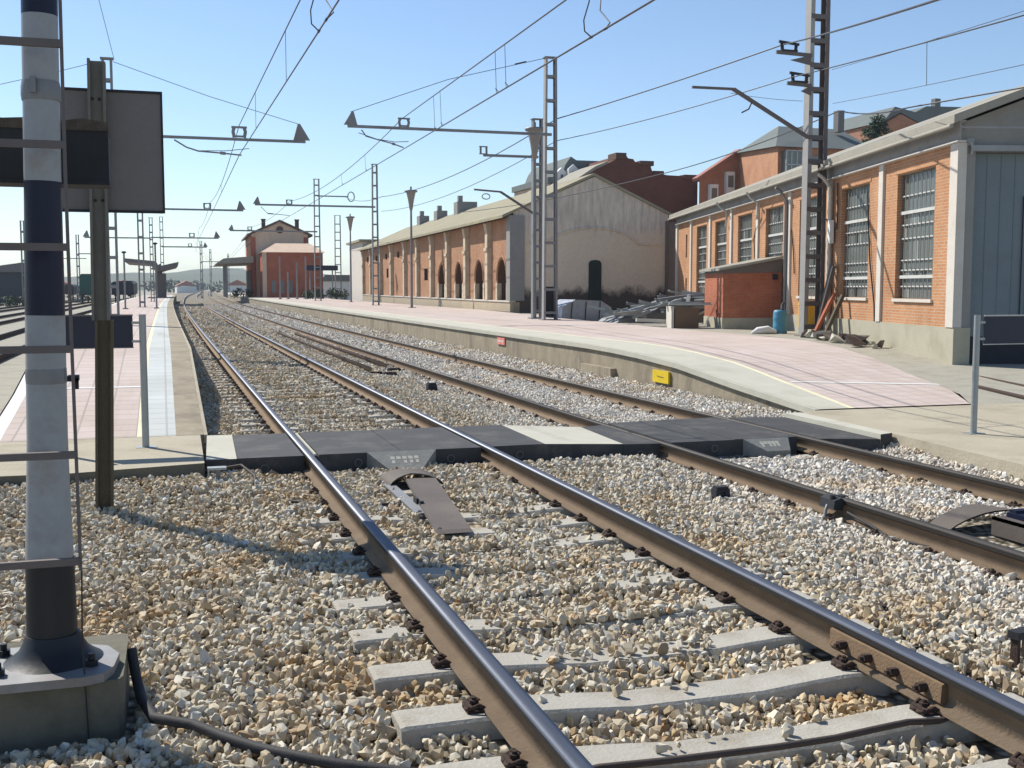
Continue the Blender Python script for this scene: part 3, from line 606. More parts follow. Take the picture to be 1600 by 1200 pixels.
# ------------------------------------------------------------------ near signal mast, ladder, block, box
t=empty('signal_mast',(-.46,4.8,0),0,'blue and white banded signal mast at the left edge of the photo','signal mast')
def ctr(z): return -.463+.46+(2.65-z)*-.0 + lerp(0,.033,max(0,(z-.5)/2.1))
def rad(z): return pw([(0,.109),(.12,.098),(.45,.092),(.9,.077),(1.5,.074),(2.0,.0685),(3.0,.066),(7,.055)])(z)
def band(z0,z1,m,nm):
    mb=MB(); zs=[z0+(z1-z0)*i/6 for i in range(7)]; mb.tube([(ctr(z),0,z) for z in zs],1,28,0,True,[rad(z) for z in zs],cap=True); mb.build(nm,M[m],t)
band(.055,.47,'black_paint','base_section')
for z0,z1,m,nm in ((.47,1.44,'white_paint','white_band'),(1.44,1.96,'blue_paint','blue_band'),(1.96,2.595,'white_paint','white_band'),(2.595,3.2,'blue_paint','blue_band'),(3.2,3.9,'white_paint','white_band'),(3.9,5.2,'blue_paint','blue_band')): band(z0+.0005,z1-.0005,m,nm)
mb=MB(); zs=[.05,.065,.09,.12,.16]; mb.tube([(0,0,z) for z in zs],1,28,0,True,[.19,.165,.135,.117,.104]); mb.build('flared_foot',M['black_paint'],t)
mb=MB(); mb.prism([(-.36,-.27),(.13,-.27),(.2,-.24),(.235,-.16),(.25,.0),(.2,.12),(.05,.2),(-.36,.2)],'z',.015,.05); mb.build('base_flange',M['galv_dk'],t)
for x,y in ((-.19,-.15),(.15,-.13),(-.2,.1)):
    mb=MB(); mb.tube([(x,y,.05),(x,y,.10)],.014,8,0,False); mb.tube([(x,y,.05),(x,y,.075)],.028,6,0,False); mb.build('anchor_bolt',M['black_paint'],t)
mb=MB(); mb.tube([(ctr(2.3),0,2.27),(ctr(2.3),0,2.29),(ctr(2.3),0,2.32),(ctr(2.3),0,2.345)],1,28,0,True,[.071,.074,.073,.069]); mb.box(-.005,.015,-.09,-.065,2.29,2.35); mb.build('pole_clamp',M['galv_dk'],t)
mb=MB(); zs=[1.17,1.2,1.23]; mb.tube([(ctr(1.2),0,z) for z in zs],1,28,0,True,[.076,.078,.076]); mb.box(.06,.085,-.03,.0,1.18,1.23); mb.build('pole_clamp',M['galv_dk'],t)
# stain on white band
t=empty('mast_ladder',(-.34,4.58,-.2),0,'steel ladder fixed in front of the banded signal mast','ladder')
for i,z in enumerate((2.83,2.45,2.08,1.70,1.315,.91,.495)):
    mb=MB(); mb.box(-.46,.006,-.012,.012,z+.2-.014,z+.2+.014); mb.build('rung',M['mast_brown'],t)
mb=MB(); mb.tube([(.008,0,.66),(.002,0,1.6),(.0,0,2.2),(.003,0,3.2),(.005,0,5)],.0065,8); mb.build('stringer',M['mast_brown'],t)
mb=MB(); mb.tube([(-.465,0,.0),(-.465,0,5)],.014,8); mb.build('stringer',M['galv_dk'],t)
mb=MB(); mb.tube([(.012,-.01,.66),(.006,-.01,.4),(.014,-.01,.1),(.02,-.01,-.1)],.0035,6); mb.build('hanging_wire',M['cable'],t)
mb=MB(); mb.box(-.02,.02,.02,.1,1.39,1.41); mb.box(-.0,.02,.02,.05,1.36,1.40); mb.build('bracket',M['dk_box'],t)
mb=MB(); mb.prism([(-1.3,4.6),(-.21,4.58),(-.19,4.62),(-.185,5.12),(-.2,5.2),(-1.3,5.2)],'z',-.4,.012); 
tag(mb.build('concrete_block',M['block_conc']),'weathered concrete foundation block under the signal mast','block')
t=empty('signal_cabinet',(-.5,5.1,2.0),0,'dark cabinet with a rusty flaked top edge behind the signal mast','cabinet')
mb=MB(); mb.box(-.7,.298,-.1,.1,-.02,.19); mb.box(-.7,.30,-.105,.105,-.03,-.015); mb.box(-.135,-.13,-.106,-.10,.03,.17); mb.build('cabinet_body',M['dk_box'],t)
mb=MB(); mb.prism([(-.7,.19),(-.6,.235),(-.45,.23),(-.3,.24),(-.1,.228),(.05,.238),(.12,.225),(.2,.238),(.30,.225),(.30,.19)],'y',-.108,.108); mb.build('rusty_cover',M['rusty_edge'],t)
# ------------------------------------------------------------------ brown post with big square sign (back view)
t=empty('sign_post',(-.455,9.1,-.25),0,'brown steel post carrying a large square sign seen from behind','sign')
mb=MB(); 
mb.box(-.065,-.045,-.05,.05,0,3.49); mb.box(.045,.065,-.05,.05,0,3.47); mb.box(-.045,.045,.0,.02,0,3.48); 
mb.v=[(x+(z-1.7)*.012,y,min(z,1.55)) for x,y,z in mb.v]; mb.build('post',M['wood_post'],t)
mb=MB(); mb.box(-.064,-.044,-.049,.05,1.551,3.49); mb.box(.044,.064,-.049,.05,1.551,3.47); mb.box(-.044,.044,.0,.02,1.551,3.48)
mb.v=[(x+(z-1.7)*.012,y,z) for x,y,z in mb.v]; mb.build('post_upper',M['post_grey'],t)
mb=MB(); mb.prism([(-.27,2.365),(.47,2.365),(.485,2.38),(.485,3.27),(.47,3.285),(-.27,3.285),(-.285,3.27),(-.285,2.38)],'y',.055,.075); mb.build('sign_panel',M['sign_back'],t)
mb=MB(); 
for a in ((-.285,2.365,.485,2.385),(-.285,3.265,.485,3.285),(.470,2.385,.485,3.265),(-.285,2.385,-.27,3.265)): mb.box(a[0],a[2],.045,.0545,a[1],a[3])
mb.build('panel_rim',M['dk_box'],t)
for z in (2.45,3.2):
    mb=MB()
    for x in (-.015,.035): mb.tube([(x,-.012,z),(x,.0,z)],.012,6,0,False)
    mb.build('bolt',M['dk_box'],t)
# ------------------------------------------------------------------ two low navy signs on posts
def low_sign(loc,left,label):
    t=empty('low_sign',loc,0,label,'sign','navy signs on short white posts'); s=-1 if left else 1
    mb=MB(); mb.tube([(0,0,0),(0,0,1.3)],.034,14); mb.build('post',M['galv'],t)
    mb=MB(); mb.box(-.09,.11,-.06,.08,0,.012); mb.build('base_plate',M['galv'],t)
    mb=MB()
    x0,x1=(.09,.9); 
    mb.box(min(s*x0,s*x1),max(s*x0,s*x1),.0,.02,.985,1.285); mb.build('sign_panel',M['sign_navy'],t)
    mb=MB(); mb.box(min(s*.085,s*.9),max(s*.085,s*.9),-.008,-.001,1.285,1.3); mb.box(min(s*.085,s*.9),max(s*.085,s*.9),-.008,-.001,.975,.985); mb.build('panel_rim',M['frame'] if not left else M['sign_back'],t)
    for z in (1.04,1.22):
        mb=MB(); mb.box(min(s*.02,s*.1),max(s*.02,s*.1),-.01,.01,z-.012,z+.012); mb.build('bracket',M['galv'],t)
    mb=MB(); mb.tube([(s*.97,0,0),(s*.97,0,1.3)],.034,14); mb.build('post',M['galv'],t)
    return t
low_sign((-.2,11.45,-.01),True,'navy sign on short posts at the foot of the left platform ramp')
low_sign((8.43,10.2,-.05),False,'navy sign on short posts on the right concrete apron')
# ------------------------------------------------------------------ small signs on the right platform wall
t=empty('wall_sign',(8.1,27.1,.2),0,'small faded red sign on the right platform wall','sign')
mb=MB(); mb.box(-.035,-.01,-.32,.32,-.08,.09); mb.build('panel',M['red'],t); mb=MB(); 
for k in range(4): mb.box(-.038,-.035,-.2+k*.12,-.13+k*.12,-.02,.03)
mb.build('faded_letters',M['white'],t)
t=empty('wall_sign',(8.1,17.55,.02),0,'yellow sign on the right platform wall beside the ramp','sign')
mb=MB(); mb.box(-.05,-.01,-.34,.30,-.09,.115); mb.build('panel',M['yellow'],t)
mb=MB(); mb.tube([(-.052,-.15,.01),(-.054,.1,.02)],.006,5); mb.build('faint_mark',M['rust_orange'],t)
mb=MB(); mb.box(7.98,8.095,19.6,21.2,-.3,.03); tag(mb.build('concrete_step',M['wall_conc']),'concrete block jutting from the right platform wall','block')
# ------------------------------------------------------------------ lattice masts
def lattice(name,x0,x1,y,zb,zt,label,m='galv_dk',mr=None,d=.22,step=.75,group='lattice catenary masts',taper=1.0,bh=.09,lw=.075):
    t=empty(name,(0,0,0),0,label,'mast',group); t.location=((x0+x1)/2,y,zb); w=(x1-x0)/2; H=zt-zb
    for s in (-1,1):
        mb=MB(); wt=w*taper
        a=(s*(w-lw/2),0,0); b=(s*(wt-lw/2),0,H)
        # channel: web + two flanges
        mb.beam((s*(w-.006),0,0),(s*(wt-.006),0,H),d,.012,up=(1,0,0)) if False else None
        mb.add([(s*w,-d/2,0),(s*w,d/2,0),(s*wt,d/2,H),(s*wt,-d/2,H),(s*(w-.015),-d/2,0),(s*(w-.015),d/2,0),(s*(wt-.015),d/2,H),(s*(wt-.015),-d/2,H)],[(0,1,2,3),(4,7,6,5),(0,3,7,4),(1,5,6,2),(3,2,6,7),(0,4,5,1)])
        for yy in (-d/2,d/2-.014):
            mb.add([(s*(w-.015),yy,0),(s*(w-lw),yy,0),(s*(wt-lw),yy,H),(s*(wt-.015),yy,H),(s*(w-.015),yy+.014,0),(s*(w-lw),yy+.014,0),(s*(wt-lw),yy+.014,H),(s*(wt-.015),yy+.014,H)],[(0,1,2,3),(4,7,6,5),(1,5,6,2),(2,6,7,3),(0,3,7,4),(0,4,5,1)])
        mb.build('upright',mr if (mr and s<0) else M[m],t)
    n=int(H/step)
    for k in range(n+1):
        z=.25+k*step
        if z>H-.05: break
        ww=w+(w*taper-w)*z/H
        mb=MB()
        for yy in (-d/2-.012,d/2+.001): mb.box(-ww+.01,ww-.01,yy,yy+.010,z-bh/2,z+bh/2)
        mb.build('batten',M[m],t)
    mb=MB(); mb.box(-w*taper-.03,w*taper+.03,-d/2-.03,d/2+.03,H,H+.03); mb.build('cap_plate',M[m],t)
    mb=MB(); mb.box(-w-.08,w+.08,-d/2-.1,d/2+.1,-.1,.02); mb.build('foot_plate',M[m],t)
    return t
def arm(t,x_end,z,fin=1,ins=None,y=0,th=.09,reg=None,m='galv_dk'):
    # coordinates in mast-local metres (x relative to mast centre)
    mb=MB(); mb.beam((0,y-.14,z),(x_end,y-.14,z-.03*0),.07,th); mb.build('cantilever_arm',M[m],t)
    s=1 if x_end>0 else -1
    if fin:
        mb=MB(); mb.prism([(x_end-s*.32,z+.04),(x_end+s*.12,z+.04),(x_end-s*.14,z+.47),(x_end-s*.2,z+.47)] if True else [], 'y',y-.17,y-.11); mb.build('end_fin',M[m],t)
    if ins is not None:
        mb=MB(); 
        mb.box(ins-.16,ins+.16,y-.19,y-.09,z+.06,z+.10); mb.tube([(ins-.13,y-.14,z+.05),(ins-.16,y-.14,z+.2),(ins-.13,y-.14,z+.3)],.045,8); mb.tube([(ins+.13,y-.14,z+.05),(ins+.16,y-.14,z+.2),(ins+.13,y-.14,z+.3)],.045,8); mb.box(ins-.2,ins+.2,y-.17,y-.11,z+.29,z+.34)
        mb.build('insulator',M['galv_dk'],t)
    if reg:
        mb=MB(); mb.tube(reg,.022,6); a,b=Vector(reg[-2]),Vector(reg[-1]); mb.tube([a.lerp(b,.0),a.lerp(b,.25)],.04,8); mb.build('registration_arm',M[m],t)
def bars(t,m='galv_dk'): pass
# right side masts
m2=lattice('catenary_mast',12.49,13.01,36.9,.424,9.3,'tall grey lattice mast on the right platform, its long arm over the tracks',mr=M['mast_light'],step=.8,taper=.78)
arm(m2,-6.95,6.3,1,-5.1,reg=[(-6.5,-.14,6.2),(-6.35,-.14,6.0),(-5.95,-.14,5.9),(-5.5,-.14,5.8),(-5.12,-.14,5.68)])
mb=MB(); mb.tube([(-6.6,-.14,6.1),(-6.0,-.14,5.92),(-5.4,-.14,5.85),(-4.95,-.14,5.88)],.012,5); mb.build('steady_wire',M['wire'],m2)
mb=MB(); mb.tube([(-6.85,-.14,6.75),(-3.6,-.14,7.95),(-.2,-.05,8.85)],.011,5); mb.tube([(-1.3,-.12,8.57),(-.9,-.11,8.68)],.03,6); mb.build('stay_wire',M['wire'],m2)
mb=MB(); mb.box(-.26,.26,.13,.32,.1,1.15); mb.box(-.2,.2,.1,.13,.25,1.0); mb.build('equipment_box',M['dk_box'],m2)
m2b=lattice('catenary_mast',13.12,13.5,40,.424,7.7,'shorter lattice mast right behind the round-topped lamp on the right platform',m='galv_dk',step=.6)
arm(m2b,-2.1,5.9,0,None); 
mb=MB(); mb.box(-2.25,-1.95,-.2,-.08,5.93,5.96); mb.tube([(-2.2,-.14,5.95),(-2.2,-.14,6.2)],.04,8); mb.tube([(-1.98,-.14,5.95),(-1.98,-.14,6.2)],.04,8); mb.box(-2.25,-1.95,-.2,-.08,6.19,6.22); mb.build('insulator',M['galv_dk'],m2b)
mb=MB(); mb.beam((-2.45,-.14,4.66),(-1.45,-.14,4.60),.06,.06); mb.beam((-1.45,-.14,4.60),(-.15,-.14,3.82),.06,.08); mb.build('bent_bracket',M['mast_brown'],m2b)
mb=MB(); mb.tube([(-2.0+.15*math.cos(a*PI/6),-.14,4.42+.1*math.sin(a*PI/6)) for a in range(-5,8)],.02,6); mb.build('hanging_ring',M['galv_dk'],m2b)
m3=lattice('catenary_mast',12.56,13.0,70.5,.424,9.18,'lattice mast in front of the far end of the brick goods shed',step=.8,taper=.8)
arm(m3,-7.35,6.12,1,-5.3,th=.11,reg=[(-7,-.14,6.0),(-6.6,-.14,5.6),(-5.3,-.14,5.5)])
m4=lattice('catenary_mast',12.13,12.68,95.4,.424,10.5,'lattice mast right of the station building with a short feeder bracket to its right',step=.85,taper=.85,d=.3)
arm(m4,-7.1,5.75,1,-5.5,th=.12)
mb=MB(); mb.beam((0,-.15,8.7),(2.6,-.15,8.7),.08,.1); mb.build('feeder_bracket',M['galv_dk'],m4)
mb=MB(); mb.tube([(2.9+.0*a,-.15,8.7+.35*math.sin(a*PI/6)) if False else (2.85+.28*math.cos(a*PI/6),-.15,8.7+.4*math.sin(a*PI/6)) for a in range(13)],.05,6); mb.build('coil',M['galv_dk'],m4)
m5=lattice('catenary_mast',17.4,18.1,120,.3,9.1,'distant lattice mast standing in the sky gap between the station and the goods shed',step=.85,group='lattice catenary masts',taper=.9,d=.3)
# mast by the warehouse
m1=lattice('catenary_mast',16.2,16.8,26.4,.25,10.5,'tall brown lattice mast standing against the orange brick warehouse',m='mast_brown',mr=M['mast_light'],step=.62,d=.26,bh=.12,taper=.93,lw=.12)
for z,xe in ((7.3,-1.28),(6.53,-.95)):
    mb=MB(); mb.beam((-.25,-.14,z),(xe,-.14,z+.03),.06,.09); mb.prism([(xe+.4,z-.15),(xe+1.0 if xe<-1.1 else xe+.7,z-.25),(xe+1.0 if xe<-1.1 else xe+.7,z)],'y',-.16,-.12); mb.build('bracket',M['mast_brown'],m1)
    ix=xe+.35
    mb=MB(); mb.box(ix-.22,ix+.24,-.2,-.08,z+.06,z+.1); mb.tube([(ix-.18,-.14,z+.08),(ix-.2,-.14,z+.27)],.045,8); mb.tube([(ix+.2,-.14,z+.08),(ix+.22,-.14,z+.25)],.045,8); mb.beam((ix-.28,-.14,z+.3),(ix+.3,-.14,z+.25),.05,.06); mb.build('insulator',M['dk_box'],m1)
mb=MB(); mb.beam((-3.65,-.14,6.32),(-2.5,-.14,6.33),.06,.06); mb.beam((-2.5,-.14,6.33),(-.3,-.14,5.2),.07,.09); mb.build('bent_bracket',M['mast_brown'],m1)
mb=MB(); mb.tube([(-2.2,-.14,6.2),(-1.95,-.14,6.05),(-2.05,-.14,5.85),(-2.25,-.14,5.75)],.02,6); mb.build('hook',M['dk_box'],m1)
mb=MB(); mb.tube([(.3,-.15,3.1),(.5,-.15,2.75),(.75,-.12,2.62),(1.0,-.1,2.75),(1.1,-.1,3.1)],.022,8); mb.build('slack_cable',M['cable'],m1)
# left side masts
l1=lattice('catenary_mast',-1.36,-1.10,31.1,.57,7.35,'lattice mast on the left platform behind the large square sign',mr=None,step=.75,d=.2,taper=1,lw=.06,bh=.08)
arm(l1,4.98,4.87,1,3.25,th=.07,reg=[(1.6,-.14,4.8),(1.9,-.14,4.62),(2.2,-.14,4.53),(2.75,-.14,4.5),(3.3,-.14,4.46)])
mb=MB(); mb.tube([(2.2,-.14,4.54),(2.9,-.14,4.56),(3.5,-.14,4.64)],.01,5); mb.build('steady_wire',M['wire'],l1)
mb=MB(); mb.tube([(4.85,-.14,5.32),(2.5,-.14,5.95),(.15,-.05,6.72)],.008,5); mb.tube([(-.15,-.05,6.72),(-1.2,0,6.4),(-2.6,0,6.0)],.008,5); mb.build('stay_wire',M['wire'],l1)
l2=lattice('catenary_mast',-1.15,-.85,58.8,.57,8.2,'second lattice mast along the left platform',step=.8,d=.2,bh=.1)
arm(l2,4.95,4.83,1,3.2,th=.09)
l3=lattice('catenary_mast',-.83,-.58,82,.57,6.3,'third and slimmer lattice mast along the left platform',step=.5,d=.2,lw=.06)
arm(l3,4.5,4.4,1,2.7,th=.09); arm(l3,-4.3,4.35,1,None,th=.09)
l4=lattice('catenary_mast',-.2,.15,118,.57,8.5,'distant lattice mast behind the left platform shelter',step=.8,d=.25)
arm(l4,4.3,5.0,1,2.7,th=.12)
for k,(x,y,h) in enumerate(((-10,150,8),(-14,175,9),(-19,190,8.5),(-13,120,8),(6,190,9),(9,230,9),(14,260,9))):
    lb=['faint far lattice mast over the left yard, second from the left','faint far lattice mast over the left yard, behind the green wagon','farthest left lattice mast over the left yard','faint far lattice mast nearest in the left yard','small far lattice mast beyond the end of the left platform','tiny far lattice mast near where the tracks vanish','tiny far lattice mast left of the station canopy'][k]
    m=lattice('catenary_mast',x-.2,x+.2,y,-.3,h,lb,step=1.4,d=.3,lw=.12,bh=.2); arm(m,3.5,6,0,None,th=.12)
# ------------------------------------------------------------------ lamp posts
def lamp(x,y,zb,H,label):
    t=empty('platform_lamp',(x,y,zb),0,label,'lamp post','platform lamp posts')
    mb=MB(); mb.tube([(0,0,0),(0,0,H-1.25)],.06,10,radii=[.075,.055]); mb.box(-.2,.2,-.2,.2,0,.03); mb.build('pole',M['galv_dk'],t)
    mb=MB(); mb.tube([(0,0,H-1.3),(0,0,H-1.2),(0,0,H-.75),(0,0,H-.3)],1,14,0,True,[.06,.09,.16,.26]); mb.build('lamp_funnel',M['lamp_shade'],t)
    mb=MB(); mb.tube([(0,0,H-.3),(0,0,H-.26),(0,0,H-.2),(0,0,H-.17)],1,14,0,True,[.33,.36,.34,.1]); mb.build('lamp_hood',M['galv_dk'],t)
    mb=MB(); mb.tube([(0,0,H-.17),(0,0,H)],.05,8); mb.build('finial',M['galv_dk'],t)
lamp(12.72,38.5,.424,6.95,'tall lamp post with a funnel head right beside the big platform mast')
lamp(13.05,61,.424,6.6,'lamp post with a funnel head in front of the goods shed wall')
lamp(13.75,86.4,.424,6.7,'lamp post with a funnel head left of the goods shed')
for k,(x,y,h,lb) in enumerate(((-1.65,53.8,2.5,'short thin lamp post at the left side of the left platform'),(-.31,55,2.95,'short thin lamp post close to the edge line of the left platform'))):
    t=empty('short_lamp',(x,y,.57),0,lb,'lamp post','short lamp posts'); mb=MB(); mb.tube([(0,0,0),(0,0,h)],.04,8); mb.box(-.12,.12,-.12,.12,0,.05); mb.build('pole',M['galv_dk'],t)
    mb=MB(); mb.tube([(0,0,h),(0,0,h+.06),(0,0,h+.1)],1,10,0,True,[.06,.13,.05]); mb.build('lamp_head',M['dk_box'],t)
for k,(x,h) in enumerate(((10.7,4.1),(11.45,2.6),(12.3,3.5),(13.15,4.1))):
    lb=['leftmost slim post in front of the station','second slim post in front of the station, the shortest','third slim post in front of the station','rightmost slim post in front of the station'][k]
    t=empty('slim_post',(x,110,.424),0,lb,'post','slim posts in front of the station'); mb=MB(); mb.tube([(0,0,0),(0,0,h)],.07,8); mb.build('pole',M['galv_dk'],t); mb=MB(); mb.box(-.15,.15,-.15,.15,0,.08); mb.build('foot',M['galv_dk'],t)
# ------------------------------------------------------------------ overhead wires
def sag(a,b,s,n=14):
    a=Vector(a);b=Vector(b); return [a.lerp(b,i/n)-Vector((0,0,4*s*(i/n)*(1-i/n))) for i in range(n+1)]
def wire(name,spans,r,label,cat='wire',group='overhead wires',drop=None):
    mb=MB(); pts=[]
    for (a,b,s) in spans:
        q=sag(a,b,s); pts+= q if not pts else q[1:]
    mb.tube(pts,r,5); o=mb.build(name,M['wire']); tag(o,label,cat,group); return pts
w1c=wire('contact_wire',[((2.36,-10,5.12),(2.02,31.1,5.05),.0),((2.02,31.1,5.05),(2.35,58.8,5.1),.0),((2.35,58.8,5.1),(2.5,82,5.0),0),((2.5,82,5.0),(3.2,118,5.2),0),((3.2,118,5.2),(8,190,5.3),0)],.012,'lower contact wire above the near track')
w1m=wire('messenger_wire',[((2.36,-10,6.3),(2.02,31,5.8),.0),((2.02,31,5.8),(2.35,58.8,5.8),.4),((2.35,58.8,5.8),(2.5,82,5.7),.3),((2.5,82,5.7),(3.2,118,6),.4),((3.2,118,6),(8,190,6.2),.5)],.011,'upper messenger wire above the near track')
# second track: contact through (5.81,13,5.05) and (7.65,36.9,6.09)
w2c=wire('contact_wire',[((4.2,-8,4.15),(7.65,36.9,6.07),.0),((7.65,36.9,6.07),(7.6,70.5,5.95),.0),((7.6,70.5,5.95),(7.0,95.4,5.6),0),((7.0,95.4,5.6),(10,190,5.6),0)],.015,'lower contact wire above the track by the right platform')
w2m=wire('messenger_wire',[((4.2,-8,4.69),(7.61,36.9,7.05),.0),((7.61,36.9,7.05),(7.55,70.5,6.8),.5),((7.55,70.5,6.8),(7.0,95.4,6.5),.3),((7.0,95.4,6.5),(10,190,6.4),.5)],.014,'upper messenger wire above the track by the right platform')
def at_y(pts,y):
    for a,b in zip(pts,pts[1:]):
        if a.y<=y<=b.y: return a.lerp(b,(y-a.y)/(b.y-a.y))
lbs=['dropper between the two wires above the far track, %s one counted from the camera'%w for w in ('first','second','third','fourth','fifth','sixth')]
for k,y in enumerate((21.3,22.2,29.1,30.2,44,50)):
    a=at_y(w2m,y); b=at_y(w2c,y); mb=MB(); mb.tube([a,b],.006,5); mb.tube([b+Vector((-.02,0,.1)),b+Vector((.03,-.03,.04)),b],.009,5); tag(mb.build('dropper',M['wire']),lbs[k],'dropper','droppers above the far track')
for k,y in enumerate((20,26,44)):
    a=at_y(w1m,y); b=at_y(w1c,y); mb=MB(); mb.tube([a,b],.005,5); tag(mb.build('dropper',M['wire']),'dropper between the wires above the near track, %s one'%['nearest','middle','farthest'][k],'dropper','droppers above the near track')
def jumper(y,cpts,mpts,label):
    b=at_y(cpts,y); b2=at_y(cpts,y-.7); a=at_y(mpts,y)
    mb=MB()
    mb.tube([a+Vector((-.02,0,0)),lerpv(a,b,.35)+Vector((-.02,0,0)),lerpv(a,b,.7)+Vector((-.11,0,0)),lerpv(a,b,.9)+Vector((-.1,0,0)),b],.010,6)
    mb.tube([a+Vector((.12,.1,0)),lerpv(a,b2,.35)+Vector((.10,.05,0)),lerpv(a,b2,.6)+Vector((.03,.05,0)),lerpv(a,b2,.85)+Vector((.12,.05,0)),b2],.010,6)
    mb.tube([b+Vector((0,-.05,0)),b+Vector((0,.06,0))],.02,6); mb.tube([b2+Vector((0,-.05,0)),b2+Vector((0,.06,0))],.02,6)
    tag(mb.build('jumper_cable',M['wire']),label,'cable','looped jumper cables at the top of the photo')
def lerpv(a,b,t): return a.lerp(b,t)
jumper(16.0,w1c,w1m,'looped jumper cable hanging above the near track'); jumper(15.6,w2c,w2m,'looped jumper cable hanging above the far track')
# feeders to the right
wire('feeder_wire',[((4.5,1,3.2),(15.46,26.4,7.8),.1),((15.46,26.4,7.8),(13.02,37,7.3),.05),((13.02,37,7.3),(13.2,70.5,7.2),.5),((13.2,70.5,7.2),(14.8,95.4,9.1),.3)],.019,'upper feeder wire running over the warehouse mast to the right platform mast')
wire('feeder_wire',[((9.4,1,4.5),(15.72,26.4,6.98),.1),((15.72,26.4,6.98),(13.02,37,6.56),.1),((13.02,37,6.56),(13.2,70.5,6.3),.5)],.014,'lower feeder wire running from the warehouse mast to the right platform mast')
wire('siding_wire',[((14.9,12,4.93),(15.0,20.5,5.3),.0),((15.0,20.5,5.3),(17.2,26.4,6.2),.1),((17.2,26.4,6.2),(17.61,37,5.72),.1),((17.61,37,5.72),(15.4,60,5.6),.2)],.017,'thick wire running just over the warehouse roof')
s1=wire('siding_wire',[((11.3,12,5.3),(16.95,26.4,7.25),.02)],.006,'thin messenger wire above the right siding')
s2=wire('siding_wire',[((11.3,12,4.55),(17.0,26.4,6.38),.02)],.006,'thin lower wire above the right siding')
a=at_y(s1,18.3); b=at_y(s2,18.3); mb=MB(); mb.tube([a,b],.006,5); tag(mb.build('dropper',M['wire']),'single dropper above the right siding','dropper')
wire('stay_wire',[((14.0,26.4,6.5),(16.1,26.4,6.4),.03)],.006,'thin stay wire from the bent bracket to the warehouse mast')
wire('guy_wire',[((-1.05,31.1,7.35),(-1.35,28,8.6),.0),((-1.35,28,8.6),(-2.2,20,11),.0)],.007,'thin guy wire rising from the top of the first left platform mast')
# ------------------------------------------------------------------ wall helpers
def wall_open(mb,axis,c,a0,a1,z0,z1,ops,depth,mi=0,mir=0,inward=1):
    """vertical wall in plane (axis=c) spanning a0..a1; ops=(a,b,za,zb); reveals go inward by depth"""
    def P(a,z,d=0): return (c+d*inward,a,z) if axis=='x' else (a,c+d*inward,z)
    A=sorted({a0,a1,*[o[0] for o in ops],*[o[1] for o in ops]}); Zs=sorted({z0,z1,*[o[2] for o in ops],*[o[3] for o in ops]})
    for i in range(len(A)-1):
        for j in range(len(Zs)-1):
            am=(A[i]+A[i+1])/2; zm=(Zs[j]+Zs[j+1])/2
            if any(o[0]<am<o[1] and o[2]<zm<o[3] for o in ops): continue
            mb.add([P(A[i],Zs[j]),P(A[i+1],Zs[j]),P(A[i+1],Zs[j+1]),P(A[i],Zs[j+1])],[(0,1,2,3)],mi)
    for o in ops:
        a,b,za,zb=o
        mb.add([P(a,za),P(b,za),P(b,zb),P(a,zb),P(a,za,depth),P(b,za,depth),P(b,zb,depth),P(a,zb,depth)],[(0,1,5,4),(1,2,6,5),(2,3,7,6),(3,0,4,7)],mir)
def clump(mb,c,r,n,sz,mi=0,flat=1.0):
    for _ in range(n):
        d=Vector((rnd.gauss(0,1),rnd.gauss(0,1),rnd.gauss(0,1))).normalized()*r*rnd.random()**.4; d.z*=flat; p=Vector(c)+d
        u=Vector((rnd.gauss(0,1),rnd.gauss(0,1),rnd.gauss(0,1))).normalized(); v=u.orthogonal().normalized(); s=sz*rnd.uniform(.6,1.3)
        mb.add([p-u*s,p+v*s*.5,p+u*s,p-v*s*.5],[(0,1,2,3)],mi)
# ------------------------------------------------------------------ warehouse (orange brick, right)
W=empty('brick_warehouse',(14.99,18.78,-.05),-R(14.75),'long orange brick warehouse with tall barred windows on the right','building')
LW=29.6; WW=12.0; EZ=4.45; zo=.05   # local z = world z + .05
win=[(1.15,3.2),(4.95,6.95),(8.65,10.6),(12.3,14.3),(16.05,18.0),(19.75,21.65),(23.2,25.15)]
ops=[(a,b,1.35,4.1) for a,b in win]+[(27.15,27.5,2.9,3.9),(27.15,27.5,1.0,2.0)]
mb=MB(); wall_open(mb,'x',0,0.003,LW,.8,EZ,ops,.16); 
mb.add([(0,LW,.0),(WW,LW,0),(WW,LW,EZ),(0,LW,EZ)],[(0,1,2,3)]); mb.add([(WW,0,0),(WW,LW,0),(WW,LW,EZ),(WW,0,EZ)],[(0,3,2,1)])
mb.build('side_wall',M['brickW'],W)
mb=MB(); mb.box(-.04,.3,-.03,LW,-.35,.8); mb.build('plinth',M['plinthW'],W)
for k,(a,b) in enumerate(((0,.33),)+tuple((c-.13,c+.13) for c in (4.08,7.8,11.5,15.2,18.9,22.45,26.2))+((29.25,29.6),)):
    mb=MB(); mb.box(-.06,.12,a if k else -.02,b,.803,4.42); mb.build('pilaster',M['pil'],W)
mb=MB(); mb.box(-.085,.1,-.03,LW,4.425,4.47); mb.build('string_course',M['pil'],W)
mb=MB(); mb.box(-.03,.1,.0,LW,4.473,4.86); mb.build('frieze',M['frieze'],W)
